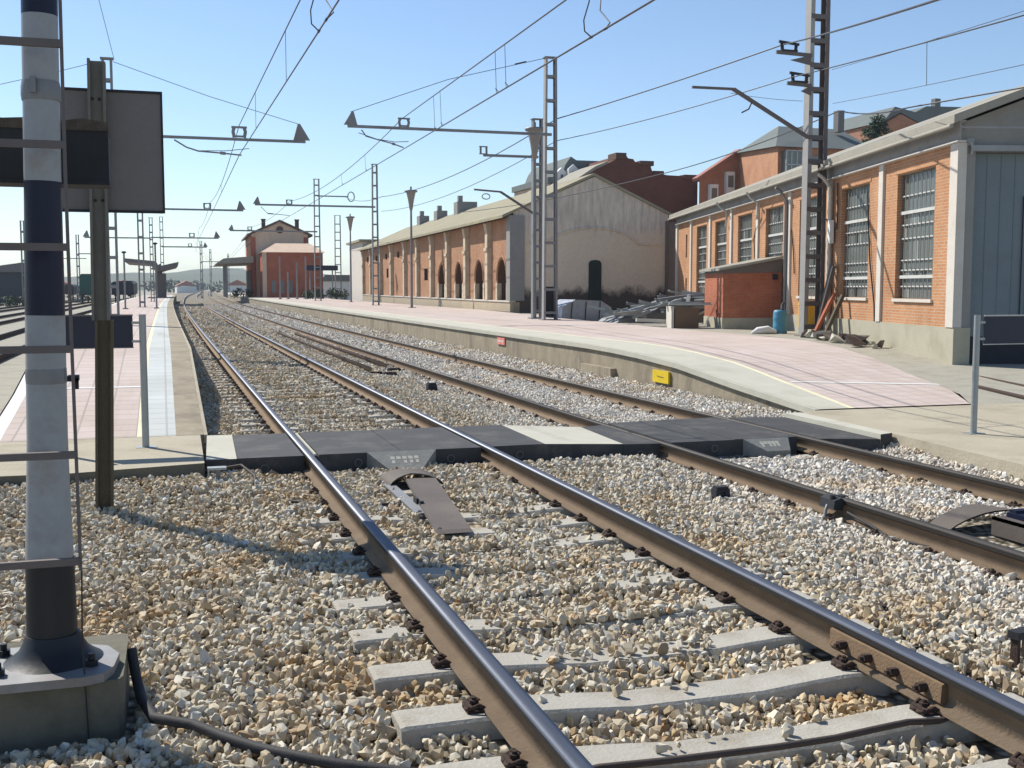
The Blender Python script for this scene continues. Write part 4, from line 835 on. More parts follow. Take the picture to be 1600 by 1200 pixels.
for k,(a,b) in enumerate(win):
    mb=MB(); mb.box(.148,.156,a,b,1.35,4.1)
    zz=[1.37,1.62,1.80,1.98,2.2,2.68,2.98,3.2,3.62,4.08]; r2=random.Random(50+k)
    for i in range(9):
        for j in range(len(zz)-1):
            if r2.random()<.16: y0=lerp(a+.02,b-.02,i/9); y1=lerp(a+.02,b-.02,(i+1)/9); mb.add([(.143,y0,zz[j]),(.143,y1,zz[j]),(.143,y1,zz[j+1]),(.143,y0,zz[j+1])],[(0,1,2,3)],1 if r2.random()<.55 else 2)
    g=mb.build('window',[M['glass'],M['pane_lt'],M['pane_dk']],W)
    mb=MB(); nb=9
    for i in range(nb+1):
        y=lerp(a+.02,b-.02,i/nb); mb.box(.09,.102,y-.009,y+.009,1.37,4.09)
    mb.build('vertical_bars',M['frame_dk'],g)
    mb=MB(); 
    for z in (1.62,1.98,2.2,2.68,2.98,3.62): mb.box(.105,.125,a+.005,b-.005,z-.014,z+.014)
    mb.build('glazing_bars',M['frame'],g)
    for z in (1.83,3.25):
        mb=MB(); mb.box(.08,.125,a+.004,b-.004,z-.035,z+.035); mb.build('transom',M['frame'],g)
    mb=MB(); mb.box(-.05,.14,a-.05,b+.05,1.28,1.348); mb.build('sill',M['pil'],g)
    mb=MB(); mb.box(-.015,.02,a-.1,b+.1,4.12,4.20); mb.build('lintel_band',M['brickW'],g)
for z in (2.9,1.0):
    mb=MB(); mb.box(.12,.13,27.15,27.5,z,z+1.0); mb.build('slit_window',M['glass'],W)
# roof
sl_=.375
mb=MB(); ov=.3; n=60
def roofpoly(off): return [(-ov,4.86-ov*sl_+off),(WW/2,4.86+sl_*WW/2+off),(WW+ov,4.86-ov*sl_+off)]
t0=roofpoly(0); t1=roofpoly(.16)
mb.prism([t0[0],t0[1],t0[2],t1[2],t1[1],t1[0]],'y',-.35,LW+.4); mb.build('roof',M['roof_fibre'],W)
mb=MB(); mb.tube([(-ov-.03,-.3,4.70),(-ov-.03,LW+.35,4.70)],.045,6); mb.build('gutter',M['roof_fibre'],W)
# downpipes
for y,m_ in ((11.62,'galv_dk'),(7.55,'pil')):
    mb=MB(); mb.tube([(-.45,y,4.56),(-.3,y,4.45),(-.11,y,4.2),(-.11,y,.3)],.05,8); mb.build('downpipe',M[m_],W)
for y in (14.9,19.3):
    mb=MB(); mb.tube([(-.5,y,4.7),(-.35,y,4.5),(-.12,y,4.35),(-.12,y,4.0),(-.1,y+.2,3.85)],.04,8); mb.build('bracket_pipe',M['frame'],W)
mb=MB(); mb.box(-.16,-.06,7.35,7.55,2.75,3.35); mb.build('meter_box',M['white_wall'],W)
for pts in ([(-.03,5.0,3.9),(-.04,4.85,3.0),(-.04,4.7,2.2),(-.04,4.35,1.2),(-.04,4.3,.8)],[(-.04,7.2,4.3),(-.05,7.1,3.6),(-.05,7.15,3.1)],[(-.03,15.2,4.0),(-.04,15.6,3.2),(-.04,15.4,2.4),(-.04,15.5,1.8)],[(-.03,11.3,3.3),(-.04,11.0,2.6),(-.04,10.9,2.0)]):
    mb=MB(); mb.tube(pts,.018,6); mb.build('wall_cable',M['cable'],W)
# front facade
mb=MB(); gp=[(.003,.0),(.42,.0),(.42,4.2),(4.6,4.2),(4.6,0),(12,0),(12,4.75),(6,4.75+sl_*6),(.0,4.75)]
mb.add([(x,0,z) for x,z in [(0,-.3),(.30,-.3),(.30,4.25),(0,4.25)]],[(0,1,2,3)]); mb.add([(x,0,z) for x,z in [(4.9,-.3),(12,-.3),(12,4.25),(4.9,4.25)]],[(0,1,2,3)])
mb.add([(x,0,z) for x,z in [(0,4.25),(12,4.25),(12,4.8),(6,4.8+sl_*6),(0,4.8)]],[(0,1,2,3,4)])
mb.add([(.30,0,-.3),(.30,.35,-.3),(.30,.35,4.25),(.30,0,4.25)],[(0,1,2,3)]); mb.add([(.3,0,4.25),(.3,.35,4.25),(4.9,.35,4.25),(4.9,0,4.25)],[(0,1,2,3)]); mb.add([(4.9,0,-.3),(4.9,.35,-.3),(4.9,.35,4.25),(4.9,0,4.25)],[(0,1,2,3)])
mb.build('front_wall',M['grey_render'],W)
mb=MB(); mb.box(.2,5.1,-.12,-.003,4.25,4.36); mb.build('door_lintel',M['frieze'],W)
mb=MB(); mb.tube([(.12,-.02,4.48),(.16,-.1,4.42),(.2,-.1,4.3),(.2,-.03,4.2)],.03,8); mb.box(.12,.24,-.06,-.003,4.36,4.5); mb.build('door_track_bracket',M['frieze'],W)
mb=MB(); mb.box(0.001,12,-.004,-.0015,4.7,4.74); mb.build('joint_line',M['frieze'],W)
for k in range(2):
    x0=.32+k*2.3; mb=MB(); mb.box(x0,x0+2.28,.2,.26,.0,4.24); d=mb.build('door_leaf',M['door_blue'],W)
    mb=MB()
    for i in range(8): mb.box(x0+.02+i*.285,x0+.035+i*.285,.19,.199,.62,4.2)
    mb.build('panel_seam',M['door_blue'],d)
    mb=MB(); mb.box(x0+.005,x0+2.275,.18,.1985,.0,.62); mb.build('lower_door_band',M['door_dk'],d)  # each leaf is blue-black towards the bottom
mb=MB(); mb.tube([(1.38,.17,.7),(1.38,.17,3.4)],.012,6); mb.build('door_bolt_rod',M['door_dk'],W)
mb=MB(); mb.box(.31,12,-1.0,-.02,-.2,.02); 
tag(mb.build('door_threshold',M['apron'],W))
# ------------------------------------------------------------------ hut (lean-to) beside the warehouse
Hh=empty('brick_hut',(14.99,18.78,.0),-R(14.75),'low red brick lean-to hut against the orange warehouse wall','hut')
mb=MB(); mb.box(-1.88,-.063,12.1,14.75,-.05,.62); mb.build('concrete_base',M['grey_render'] if False else M['plinthW'],Hh)
mb=MB(); mb.add([(-1.86,12.12,.62),(-1.86,14.73,.62),(-1.86,14.73,1.98),(-1.86,12.12,1.98)],[(0,3,2,1)]); mb.build('side_wall',M['brickH'],Hh)
mb=MB(); mb.add([(-1.859,12.12,.62),(-.064,12.12,.62),(-.064,12.12,2.0),(-1.859,12.12,1.97)],[(0,1,2,3)]); mb.build('front_wall',M['brickHx'],Hh)
mb=MB(); mb.prism([(-1.87,1.98),(-.064,2.0),(-.064,2.42),(-1.87,2.08)],'y',12.1,14.74); mb.build('dark_frieze',M['mast_brown'],Hh)  # dark brown band between wall top and roof slab
mb=MB(); mb.prism([(-2.02,2.05),(-2.02,2.12),(-.064,2.50),(-.064,2.42)],'y',11.98,14.9); mb.build('roof_slab',M['roof_fibre'],Hh)
mb=MB(); mb.box(-.35,-.2,12.03,12.1,1.78,1.95); mb.build('wall_vent',M['dk_box'],Hh)
# ------------------------------------------------------------------ barrel, boxes, leaning sleepers
t=empty('plastic_barrel',(16.45,27.9,.24),0,'light blue plastic barrel beside the warehouse mast','barrel')
mb=MB(); zs=[0,.03,.2,.23,.26,.42,.45,.48,.6,.66,.68]; rr=[.17,.195,.195,.205,.195,.195,.205,.195,.195,.18,.14]; mb.tube([(0,0,z) for z in zs],1,20,0,True,rr); mb.build('barrel_body',M['blue_plastic'],t)
mb=MB(); mb.tube([(0,-.1,.68),(.05,.0,.8),(.15,.1,.86)],.045,8); mb.build('barrel_bag',M['dk_box'],t)
mb=MB(); V=[]; 
for i in range(9):
    a=i*PI/4; V.append((.35*math.cos(a)*rnd.uniform(.7,1),.2*math.sin(a)*rnd.uniform(.7,1),.0))
mb.tube([(-.5,0,.03),(-.3,.02,.1),(0,0,.13),(.25,-.03,.07)],1,8,0,True,[.04,.11,.12,.05]); o=tag(mb.build('white_bag',M['white_wall']),'crumpled white bag on the ground left of the blue barrel','bag'); o.location=(16.0,27.8,.24)
t=empty('yellow_box',(16.75,27.0,.22),-R(14),'yellow box standing behind the foot of the warehouse mast','box')
mb=MB(); mb.box(-.2,.25,-.15,.15,.25,.85); mb.build('box_body',M['yellow_box'],t); mb=MB(); mb.box(-.22,-.17,-.15,-.1,0,.25); mb.box(.2,.25,-.15,-.1,0,.25); mb.box(-.22,.27,-.17,.17,.85,.9); mb.build('box_stand',M['yellow_box'],t)
a=R(14.75); WX=lambda u,s:(14.99+u*math.cos(a)+s*math.sin(a),18.78-u*math.sin(a)+s*math.cos(a))
for k,(s0,h,du,m_,lb) in enumerate(((7.3,2.15,.12,'mast_brown','dark timber leaning on the warehouse wall, nearest the mast'),(7.05,2.1,.3,'rail_old','dark timber leaning on the warehouse wall, second from the mast'),(6.2,1.35,.15,'wood_post','short dark timber leaning below the second tall window'),(6.75,1.4,.1,'brickH','short reddish timber leaning on the warehouse wall'))):
    x,y=WX(-.5-.1*k,s0); x2,y2=WX(-.13,s0+.1*k-.1); mb=MB(); mb.beam((x,y,.12),(x2,y2,h),.09,.09); tag(mb.build('leaning_timber',M[m_]),lb,'timber','timbers leaning on the warehouse wall')
# rubble along warehouse foot
for k in range(30):
    s0=1.8+.14*k; x,y=WX(-.3-rnd.random()*.55,s0+1.2); r=rnd.uniform(.1,.24)
    pts=[(rnd.uniform(-r,r)*1.2,rnd.uniform(-r,r),rnd.uniform(0,r*1.3)) for _ in range(9)]
    bm=bmesh.new(); vs=[bm.verts.new(p) for p in pts]; bmesh.ops.convex_hull(bm,input=vs); bmesh.ops.delete(bm,geom=[v for v in bm.verts if not v.link_faces],context='VERTS')
    me=bpy.data.meshes.new('rubble_lump'); bm.to_mesh(me); bm.free(); me.materials.append(M['rail_old'] if k%3 else M['slab']); o=bpy.data.objects.new('rubble_lump',me); C.objects.link(o); o.location=(x,y,zG(y)-.02)
    tag(o,'pale lump of rubble at the foot of the warehouse wall' if k%3==0 else 'dark lump of rubble at the foot of the warehouse wall','rubble','pale rubble by the warehouse' if k%3==0 else 'dark rubble by the warehouse')
# siding rails in front of the warehouse door
for k,(off,lb) in enumerate(((0,'rusty siding rail closest to the warehouse door'),(-.95,'rusty siding rail at the edge of the platform ramp'))):
    d=Vector((-1.9,-5.6,0)).normalized(); nrm=Vector((d.y,-d.x,0)); p0=Vector((15.15,20.3,0))+nrm*(-off)*-1 if False else Vector((15.15,20.3,0))
    L_=16 if k==0 else 8
    mb=rail_mesh(0,0,[0,L_],False); o=tag(mb.build('siding_rail',[M['rail_side'],M['rust_dark'],M['rust_dark']]),lb,'rail','siding rails by the warehouse')
    ang=math.atan2(-(-5.6),-1.9) 
    o.rotation_euler=(0,0,PI-math.atan2(1.9,5.6)); o.location=(15.1,20.3,-.02) if k==0 else (12.35,14.9,-.0)
# ------------------------------------------------------------------ scrap and stored goods behind the platform
t=empty('sheet_bundle',(14.75,39.6,.3),R(10),'bundle of crinkled silvery sheets behind the platform mast','bundle')
mb=MB(); mb.prism([(-1.0,0),(1.2,0),(1.15,.5),(.7,.75),(-.4,.8),(-.95,.55)],'y',-.6,.6); mb.build('sheet_body',M['sheet'],t)
for k in range(3):
    mb=MB(); x=-.6+k*.6; mb.beam((x,-.62,.05),(x+.05,-.63,.72),.03,.01); mb.build('strap',M['dk_box'],t)
sg='grey steel sections in the scrap stack'
for k in range(44):
    x=rnd.uniform(15.2,18.7); z=.4+.2+rnd.random()**.6*max(.15,(x-15.2)*.27); y=rnd.uniform(36,38.2)
    L2=rnd.uniform(.6,1.7); an=rnd.uniform(-.5,.5)+ (0 if k%4 else 1.2); mb=MB(); w=rnd.uniform(.08,.16); h=rnd.uniform(.06,.13); dx=math.cos(an)*L2/2; dy=math.sin(an)*L2/2; tz=rnd.uniform(-.18,.18)
    mb.beam((x-dx,y-dy,z-tz),(x+dx,y+dy,z+tz),w,.015); mb.beam((x-dx,y-dy-w/2,z-tz-h/2),(x+dx,y+dy-w/2,z+tz-h/2),.012,h); mb.beam((x-dx,y-dy+w/2,z-tz-h/2),(x+dx,y+dy+w/2,z+tz-h/2),.012,h)
    tag(mb.build('steel_section',M['scrap'] if k%3 else M['galv_dk']),'bent %s steel section lying in the scrap stack by the goods shed gable'%('pale' if k%3 else 'dark'),'scrap',sg+(' pale' if k%3 else ' dark'))
mb=MB(); mb.prism([(15.0,.25),(19.2,.25),(19.0,1.0),(17.9,1.2),(16.6,.75),(15.3,.42)],'y',36.6,38.6); tag(mb.build('scrap_mound',M['galv_dk']),'dark mound of mixed scrap under the steel sections','mound',kind='stuff')
t=empty('pallet_box',(15.6,32.2,.2),R(-14),'brown box topped by pale boards left of the brick hut','box')
mb=MB(); mb.box(-.38,.36,-.4,.4,.05,.72); mb.build('box_body',M['card'],t); mb=MB(); mb.box(-.6,.75,-.5,-.3,.80,.84); mb.box(-.5,.8,-.1,.1,.84,.88); mb.box(-.7,.6,.2,.4,.86,.9); mb.build('board',M['scrap'],t); mb=MB(); mb.box(-.50,-.42,-.42,.42,0,.76); mb.build('end_post',M['pil'],t)
mb=MB(); mb.beam((14.3,33.0,.52),(16.2,32.7,.44),.12,.10); tag(mb.build('long_beam',M['pil']),'long pale beam lying in front of the scrap stack','beam')
# ------------------------------------------------------------------ goods shed
S=empty('goods_shed',(15.5,50.04,0),-R(1.76),'long old brick goods shed with a rendered gable and lichen covered roof','building')
LS=49.5; WS=7.7; EG=5.0
arches=[2.03,6.6,11.4,16.1]; aw=.85
ops=[(c-aw,c+aw,.93,2.9) for c in arches]+[(20.4,21.6,2.0,2.75),(36.1,37.0,2.3,3.0),(31.1,32.0,3.7,4.15),(36.6,37.5,3.7,4.15),(41.6,42.6,3.7,4.15),(46.8,47.6,3.7,4.15)]
mb=MB(); wall_open(mb,'x',0,.003,LS,.93,EG-.05,ops,.45,0,1)  # reveals coloured dark brown, painting in the deep shade of the arches
for c in arches:   # arch spandrels
    zs0=1.88; pts=[(c+aw*math.cos(PI*i/12),zs0+1.018*math.sin(PI*i/12)) for i in range(13)]
    for i in range(12):
        a_,b_=pts[i],pts[i+1]
        mb.add([(0,a_[0],a_[1]),(0,a_[0],2.9),(0,b_[0],2.9),(0,b_[0],b_[1])],[(0,1,2,3)])
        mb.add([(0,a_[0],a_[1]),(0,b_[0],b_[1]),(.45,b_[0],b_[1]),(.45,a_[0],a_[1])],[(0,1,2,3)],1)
mb.add([(WS,0,0),(WS,LS,0),(WS,LS,EG),(WS,0,EG)],[(0,3,2,1)]); mb.add([(0,LS,0),(WS,LS,0),(WS,LS,EG),(WS/2,LS,6.75),(0,LS,EG)],[(0,1,2,3,4)])
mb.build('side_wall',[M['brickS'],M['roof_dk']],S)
for c in arches:
    mb=MB(); mb.box(.42,.448,c-aw,c+aw,.93,2.9); d=mb.build('arched_door',M['wood_brown'],S)
    mb=MB(); 
    for i in range(5): y=c-aw+.15+i*.33; mb.box(.40,.419,y,y+.05,.95,2.85)
    for z in (1.3,2.0): mb.box(.385,.399,c-aw+.02,c+aw-.02,z,z+.1)
    mb.build('door_planks',M['wood_brown'],d)
    for s_ in (-1,1):
        mb=MB(); mb.box(-.03,.2,c+s_*(aw+.13)-.14,c+s_*(aw+.13)+.14,.935,1.75); mb.build('jamb_stone',M['pilS'],S)
    mb=MB(); pr=[(c+(aw+.12)*math.cos(PI*i/14),1.88+1.14*math.sin(PI*i/14)) for i in range(15)]
    mb.tube([(-.0,y,z) for y,z in pr],.06,6); mb.build('arch_ring',M['brickS'],S)
for o in ops[4:]:
    mb=MB(); mb.box(.2,.22,o[0],o[1],o[2],o[3]); mb.build('small_window',M['glass'] if o[3]<3.2 else M['dk_box'],S)
for k,c in enumerate([4.3,9.15,13.9,18.6,23.4,28.2,34.0,39.3,44.6,49.25]):
    mb=MB(); mb.box(-.22,.05,c-.24,c+.24,.93,4.2); mb.box(-.28,.05,c-.29,c+.29,3.35,3.5); mb.prism([(-.22,4.2),(-.34,4.9),(.05,4.9),(.05,4.2)],'y',c-.22,c+.22); mb.build('pilaster',M['pilS'],S)
mb=MB(); mb.box(-.16,.3,-.02,LS,-.1,.86); mb.build('stone_plinth',M['stone'],S)
mb=MB(); mb.box(-.2,.1,-.03,LS,.862,.928); mb.build('plinth_cap',M['pil'],S)
mb=MB(); mb.box(-.2,.5,-.14,.5,.93,4.85); mb.build('corner_pier',M['grey_render'],S)
mb=MB(); mb.add([(x,-.02,z) for x,z in [(.0,-.1),(WS,-.1),(WS,EG),(WS/2+.1,6.72),(.0,EG)]],[(0,1,2,3,4)]); mb.build('gable_wall',M['gable'],S)
mb=MB(); pts=[(3.9+2.6*math.cos(a_*PI/16),-.03,2.9+1.45*math.sin(a_*PI/16)) for a_ in range(3,14)]; mb.tube(pts,.06,6); mb.tube([(.7,-.03,3.6),(1.7,-.03,3.72)],.05,6); mb.tube([(6.1,-.03,3.6),(7.4,-.03,3.55)],.05,6); mb.build('blind_arch_moulding',M['gable'],S)
mb=MB(); mb.box(3.68,4.3,-.08,-.025,.5,2.68); mb.prism([(3.68,2.68),(4.3,2.68),(4.22,2.8),(3.99,2.84),(3.76,2.8)],'y',-.08,-.025); d=mb.build('green_door',M['green_dk'],S)
mb=MB(); mb.box(3.97,4.01,-.1,-.081,.55,2.7); mb.build('door_batten',M['green_dk'],d)
mb=MB(); mb.box(7.55,7.7,-.12,-.03,.2,4.7); mb.build('gable_pipe',M['mast_brown'],S)
mb=MB(); mb.box(WS+.002,WS+1.4,.6,10,-.1,4.7); mb.build('annex_wall',M['grey_render'],S)
def rp(off): 
    s_=.445; return [(-.55,EG-.55*s_-.02+off),(WS/2+.05,EG+s_*(WS/2)+off+.03),(WS+.45,EG-.45*s_+off)]
q0=rp(0); q1=rp(.13); mb=MB(); mb.prism([q0[0],q0[1],q0[2],q1[2],q1[1],q1[0]],'y',-.12,LS+.5); mb.build('roof',M['roof_lichen'],S)
mb=MB()
for i in range(74): 
    y=.3+i*.66; mb.beam((-.5,y,EG-.30),(.0,y,EG-.08),.09,.10)
mb.build('rafter_ends',M['roof_dk'],S)
for k,(y,lb,h) in enumerate(((26,'broad',1.1),(33,'small',.7),(40,'low',.8))):
    mb=MB(); mb.box(3.2,4.6 if k==0 else 4.0,y,y+1.2,6.2,7.0+h*.4); mb.box(3.3,3.6,y+.1,y+.5,7.0+h*.4,7.3+h*.5); mb.build('chimney',M['grey_render'],S)
# building beyond shed far end
B=empty('rendered_annex',(18.6,100.2,0),-R(1.8),'pale rendered building at the far end of the goods shed','building')
mb=MB(); mb.box(-1.6,6,0,9,0,5.6); mb.build('walls',M['pil'],B); mb=MB(); mb.box(-1.9,6.2,-.3,9.3,5.6,5.8); mb.build('roof',M['roof_lichen'],B); mb=MB(); mb.box(-1.62,6.02,-.05,9.05,5.0,5.2); mb.build('cornice',M['pil'],B)
# ------------------------------------------------------------------ station building
T=empty('station_building',(9.95,135,0.4),-R(1.6),'red and orange brick station building with a gabled roof in the distance','building')
mb=MB(); mb.add([(0,0,0),(0,17,0),(0,17,7.3),(0,0,7.3)],[(0,3,2,1)]); mb.add([(6.5,0,0),(6.5,17,0),(6.5,17,7.3),(6.5,0,7.3)],[(0,1,2,3)]); mb.build('side_wall',M['brickSty'],T)
mb=MB(); mb.add([(0,0,0),(6.5,0,0),(6.5,0,7.3),(3.25,0,8.75),(0,0,7.3)],[(0,1,2,3,4)]); mb.build('gable_wall',M['render'],T); mb=MB(); mb.add([(0,17,0),(6.5,17,0),(6.5,17,7.3),(3.25,17,8.75),(0,17,7.3)],[(4,3,2,1,0)]); mb.build('rear_gable_wall',M['render'],T)
def rpp(off): return [(-.5,7.1+off),(3.25,8.8+off),(7.0,7.1+off)]
q0=rpp(0); q1=rpp(.22); mb=MB(); mb.prism([q0[0],q0[1],q0[2],q1[2],q1[1],q1[0]],'y',-.5,17.5); mb.build('roof',M['roof_dk'],T)
for x in (0.1,6.2):
    mb=MB(); mb.box(x-.2,x+.35,-.1,-.002,0,7.0); mb.build('corner_strip',M['brickSt'],T)
for x,y in ((1.5,2),(5.4,2)):
    mb=MB(); mb.box(x-.22,x+.22,y-.3,y+.3,7.6,9.1); mb.box(x-.28,x+.28,y-.36,y+.36,9.1,9.2); mb.build('chimney',M['roof_dk'],T)
mb=MB(); mb.tube([(3.25,-.08,7.85),(3.25,-.005,7.85)],.42,20,0,False); mb.build('round_window',M['roof_dk'],T)
for y in (2,5,8,11):
    mb=MB(); mb.box(-.06,-.003,y,y+1,4.6,6.4); mb.build('window',M['wood_brown'],T)
mb=MB(); mb.box(.85,7.35,-8,-.12,0,5.0); mb.build('front_block',M['brickSt'],T)
mb=MB(); mb.add([(.6,-8.2,5.0),(7.6,-8.2,5.0),(7.6,-.1,5.0),(.6,-.1,5.0),(2.4,-5,6.1),(6.2,-5,6.1),(6.2,-.15,6.1),(2.4,-.15,6.1)],[(0,1,5,4),(1,2,6,5),(3,0,4,7),(4,5,6,7),(0,3,2,1)]); mb.build('hipped_roof',M['render'],T)
for x in (1.7,2.6,3.5):
    mb=MB(); mb.box(x,x+.5,-8.06,-8.003,.5,1.9); mb.build('window',M['glass'],T)
mb=MB(); mb.box(.75,1.2,-8.06,-8.002,0,5.0); mb.build('brick_pier',M['render'],T)
mb=MB(); mb.prism([(-4.2,3.75),(-.1,3.9),(-.1,4.6),(-3.3,4.35)],'y',-6,14); cn=mb.build('platform_canopy',M['roof_fibre'],T)
for y in (-5,0,5,10):
    mb=MB(); mb.tube([(-3,y,0),(-3,y,3.8)],.08,8); mb.build('canopy_post',M['galv_dk'],cn)
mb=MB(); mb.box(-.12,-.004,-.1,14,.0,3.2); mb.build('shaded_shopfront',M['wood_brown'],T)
# hedges / bushes near station
def bush(x,y,z,r,lb,h=1.0,n=260,m='leaf2'):
    mb=MB(); 
    for k in range(6): clump(mb,(x+rnd.uniform(-r,r),y+rnd.uniform(-r,r)*.5,z+r*.5*h+rnd.uniform(-.1,.2)*r),r*.6,n//6,.12+.05*r)
    mb.tube([(x,y,z-.2),(x+.05,y,z+r*.5)],.06,6); tag(mb.build('bush',M[m]),lb,'bush','bushes around the station')
for k,(x,y,r,lb) in enumerate(((13.6,112,.8,'dark bush left of the station hedge row, behind the slim posts'),(15.2,113,.9,'dark bush in the middle of the hedge row by the station'),(16.4,112,.8,'dark bush at the right end of the hedge row by the station'),(8.6,131,.9,'small dark bush beside the station canopy'))): bush(x,y,.4,r,lb)
t=empty('shelter_roof',(15.7,118,.4),0,'small flat dark shelter right of the station','shelter')
mb=MB(); mb.box(-1.6,1.6,-1,1,2.9,3.4); mb.build('shelter_top',M['blue_paint'],t); mb=MB(); mb.box(-1.2,-1.1,-.1,.1,0,2.9); mb.box(1.1,1.2,-.1,.1,0,2.9); mb.build('shelter_posts',M['galv_dk'],t)
B=empty('white_building',(24.4,160,-.4),0,'low white building with a grey roof right of the station','building'); mb=MB(); mb.box(-3,3,0,10,0,2.8); mb.build('walls',M['white_wall'],B); mb=MB(); mb.prism([(-3.3,2.8),(3.3,2.8),(2.6,3.7),(-2.6,3.7)],'y',-.3,10.3); mb.build('roof',M['roof_grey'],B)
# ------------------------------------------------------------------ left platform butterfly canopy
t=empty('butterfly_canopy',(-.3,117,.57),0,'dark butterfly canopy on a central pillar at the far end of the left platform','canopy')
mb=MB(); mb.tube([(0,0,0),(0,0,2.5),(-.3,0,3.1)],1,10,0,True,[.28,.3,.5]); mb.box(-.05,.6,-3,3,0,2.3); mb.build('pillar',M['sign_back'],t)
mb=MB(); mb.prism([(-3,3.3),(-.8,3.15),(-.1,2.5),(.1,2.7),(-.3,3.4),(-3,3.65)],'y',-7,7); mb.build('canopy_wing',M['sign_back'],t)
mb=MB(); mb.prism([(0,2.5),(1.65,2.95),(1.75,3.35),(.0,2.95)],'y',-7,7); mb.build('canopy_wing',M['sign_back'],t)
# ------------------------------------------------------------------ left yard: tracks, wagons, shed
for k,(x,lb) in enumerate(((-4.0,'first'),(-5.7,'second'),(-7.9,'third'),(-9.6,'fourth'),(-12.0,'fifth'),(-13.7,'sixth'))):
    mb=rail_mesh(x,-.14,[18,30,60,120,200],True); tag(mb.build('yard_rail',[M['rust_dark'],M['rail_old'],M['rust_dark']]),'%s rusty yard rail counted from the left platform'%lb,'rail','rails of the left yard')
def wagon(name,x0,x1,y0,y1,zt,m,lb,roof=False):
    t=empty(name,((x0+x1)/2,y0,-.3),0,lb,'wagon','wagons in the left yard'); w=(x1-x0)/2; L_=y1-y0; H=zt+.3
    mb=MB(); mb.prism([(-w,1.0),(w,1.0),(w,H-.25),(w*.8,H),(-w*.8,H),(-w,H-.25)],'y',0,L_); mb.build('wagon_body',M[m],t)
    for yy in (1.2,L_-1.2):
        for s_ in (-1,1):
            mb=MB(); mb.tube([(s_*.75,yy,.5),(s_*.87,yy,.5)],.45,14,0,False); mb.build('wheel',M['rust_dark'],t)
    mb=MB(); 
    for s_ in (-1,1): mb.tube([(s_*.7,-.35,1.0),(s_*.7,0,1.0)],.2,10,0,False)
    mb.build('buffers',M['rust_dark'],t)
    return t
wagon('hopper_wagon',-8.6,-6.6,130,142,3.0,'green_wagon','dark green freight wagon in the left yard')
wagon('freight_wagon',-5.6,-3.2,135,150,2.2,'wagon_dk','dark wagon just left of the left platform, nearest of the two')
wagon('freight_wagon',-5.9,-3.6,155,175,2.4,'wagon_dk','dark wagon behind the nearer dark wagon beside the left platform')
wagon('flat_wagon',-12.6,-10.6,150,160,1.9,'wagon_dk','low dark wagon in the left yard between the mast and the green wagon')
B=empty('yard_shed',(-17.8,150,-.4),R(0),'dark pitched roof shed at the far left beyond the yard','building'); mb=MB(); mb.box(-3.5,1.6,0,14,0,3.9); mb.build('walls',M['wagon_dk'],B); mb=MB(); mb.prism([(-4,3.8),(1.9,3.8),(1.6,5.0),(-1,4.6),(-4,3.9)],'y',-.5,14.5); mb.build('roof',M['sign_back'],B)
for k,(x,y,r,lb) in enumerate(((-13.5,120,1.0,'scrubby bush at the yard edge right of the dark shed'),(-15.5,122,1.2,'scrubby bush in front of the dark yard shed'),(-10.8,165,1.4,'bush behind the low dark wagon'),(-9.3,168,1.3,'bush behind the green wagon'))): bush(x,y,-.4,r,lb)
# ------------------------------------------------------------------ apartment houses behind
B=empty('brown_house',(31,85,-.35),0,'dark brown brick house rising behind the goods shed gable','building')
mb=MB(); poly=[(0,0),(11.2,0),(11.2,10.95),(8.5,11.0),(7.15,11.2),(6.9,11.9),(5.65,11.95),(5.45,12.2),(5.0,12.25),(4.85,12.45),(4.2,12.45),(4.05,12.2),(3.2,11.75),(2.2,11.3),(0,9.8)]
mb.prism(poly,'y',0,12); mb.build('brick_wall',M['brickD'],B)
for x,z,w,h in ((3.9,12.35,.9,.5),(6.0,11.9,1.2,.3),(9.9,10.9,2.6,.3),(7.2,11.1,.9,.35)):
    mb=MB(); mb.box(x,x+w,-.15,1.6,z-.2,z+h*.6); mb.build('parapet_cap',M['roof_dk'],B)
mb=MB(); mb.prism([(-.15,9.8),(2.2,11.3),(3.2,11.75),(3.2,11.95),(2.1,11.5),(-.2,10.0)],'y',-.25,12.2); mb.build('roof_edge',M['roof_fibre'],B)
B=empty('mansard_house',(31.7,92,-.2),0,'pale house with a grey mansard roof and white dormers behind the goods shed','building')
mb=MB(); mb.box(0,6,0,10,0,10.6); mb.build('walls',M['render'],B)
mb=MB(); mb.prism([(-.2,10.6),(6.2,10.6),(5.8,12.6),(2.4,12.6),(1.9,12.9),(1.4,12.2),(1.0,11.2),(-.2,11.1)],'y',-.2,10.2); mb.build('mansard_roof',M['roof_grey'],B)
for x,z,w in ((.5,10.5,.8),(1.5,10.8,.9),(3.4,11.0,.9)):
    mb=MB(); mb.prism([(x,z-.4),(x+w,z-.4),(x+w,z+1.0),(x+w/2,z+1.4),(x,z+1.0)],'y',-.7,-.21); d=mb.build('dormer',M['white_wall'],B); mb=MB(); mb.box(x+.3,x+w-.3,-.73,-.705,z,z+.8); mb.build('dormer_window',M['glass'],d)
B=empty('apartment_block',(0,0,0),0,'orange brick apartment block with bay windows behind the warehouse roof','building')
mb=MB(); mb.add([(43.25,80,0),(40.6,69.6,0),(40.6,69.6,11.2),(43.25,80,12.0)],[(0,1,2,3)]); mb.add([(47.6,69.6,0),(50,80,0),(50,80,12),(47.6,69.6,11.2)],[(0,1,2,3)]); mb.build('side_wall',M['brickA'],B)
mb=MB(); mb.add([(40.6,69.6,0),(47.6,69.6,0),(47.6,69.6,11.2),(40.6,69.6,11.2)],[(0,1,2,3)]); mb.build('front_wall',M['brickAx'],B)
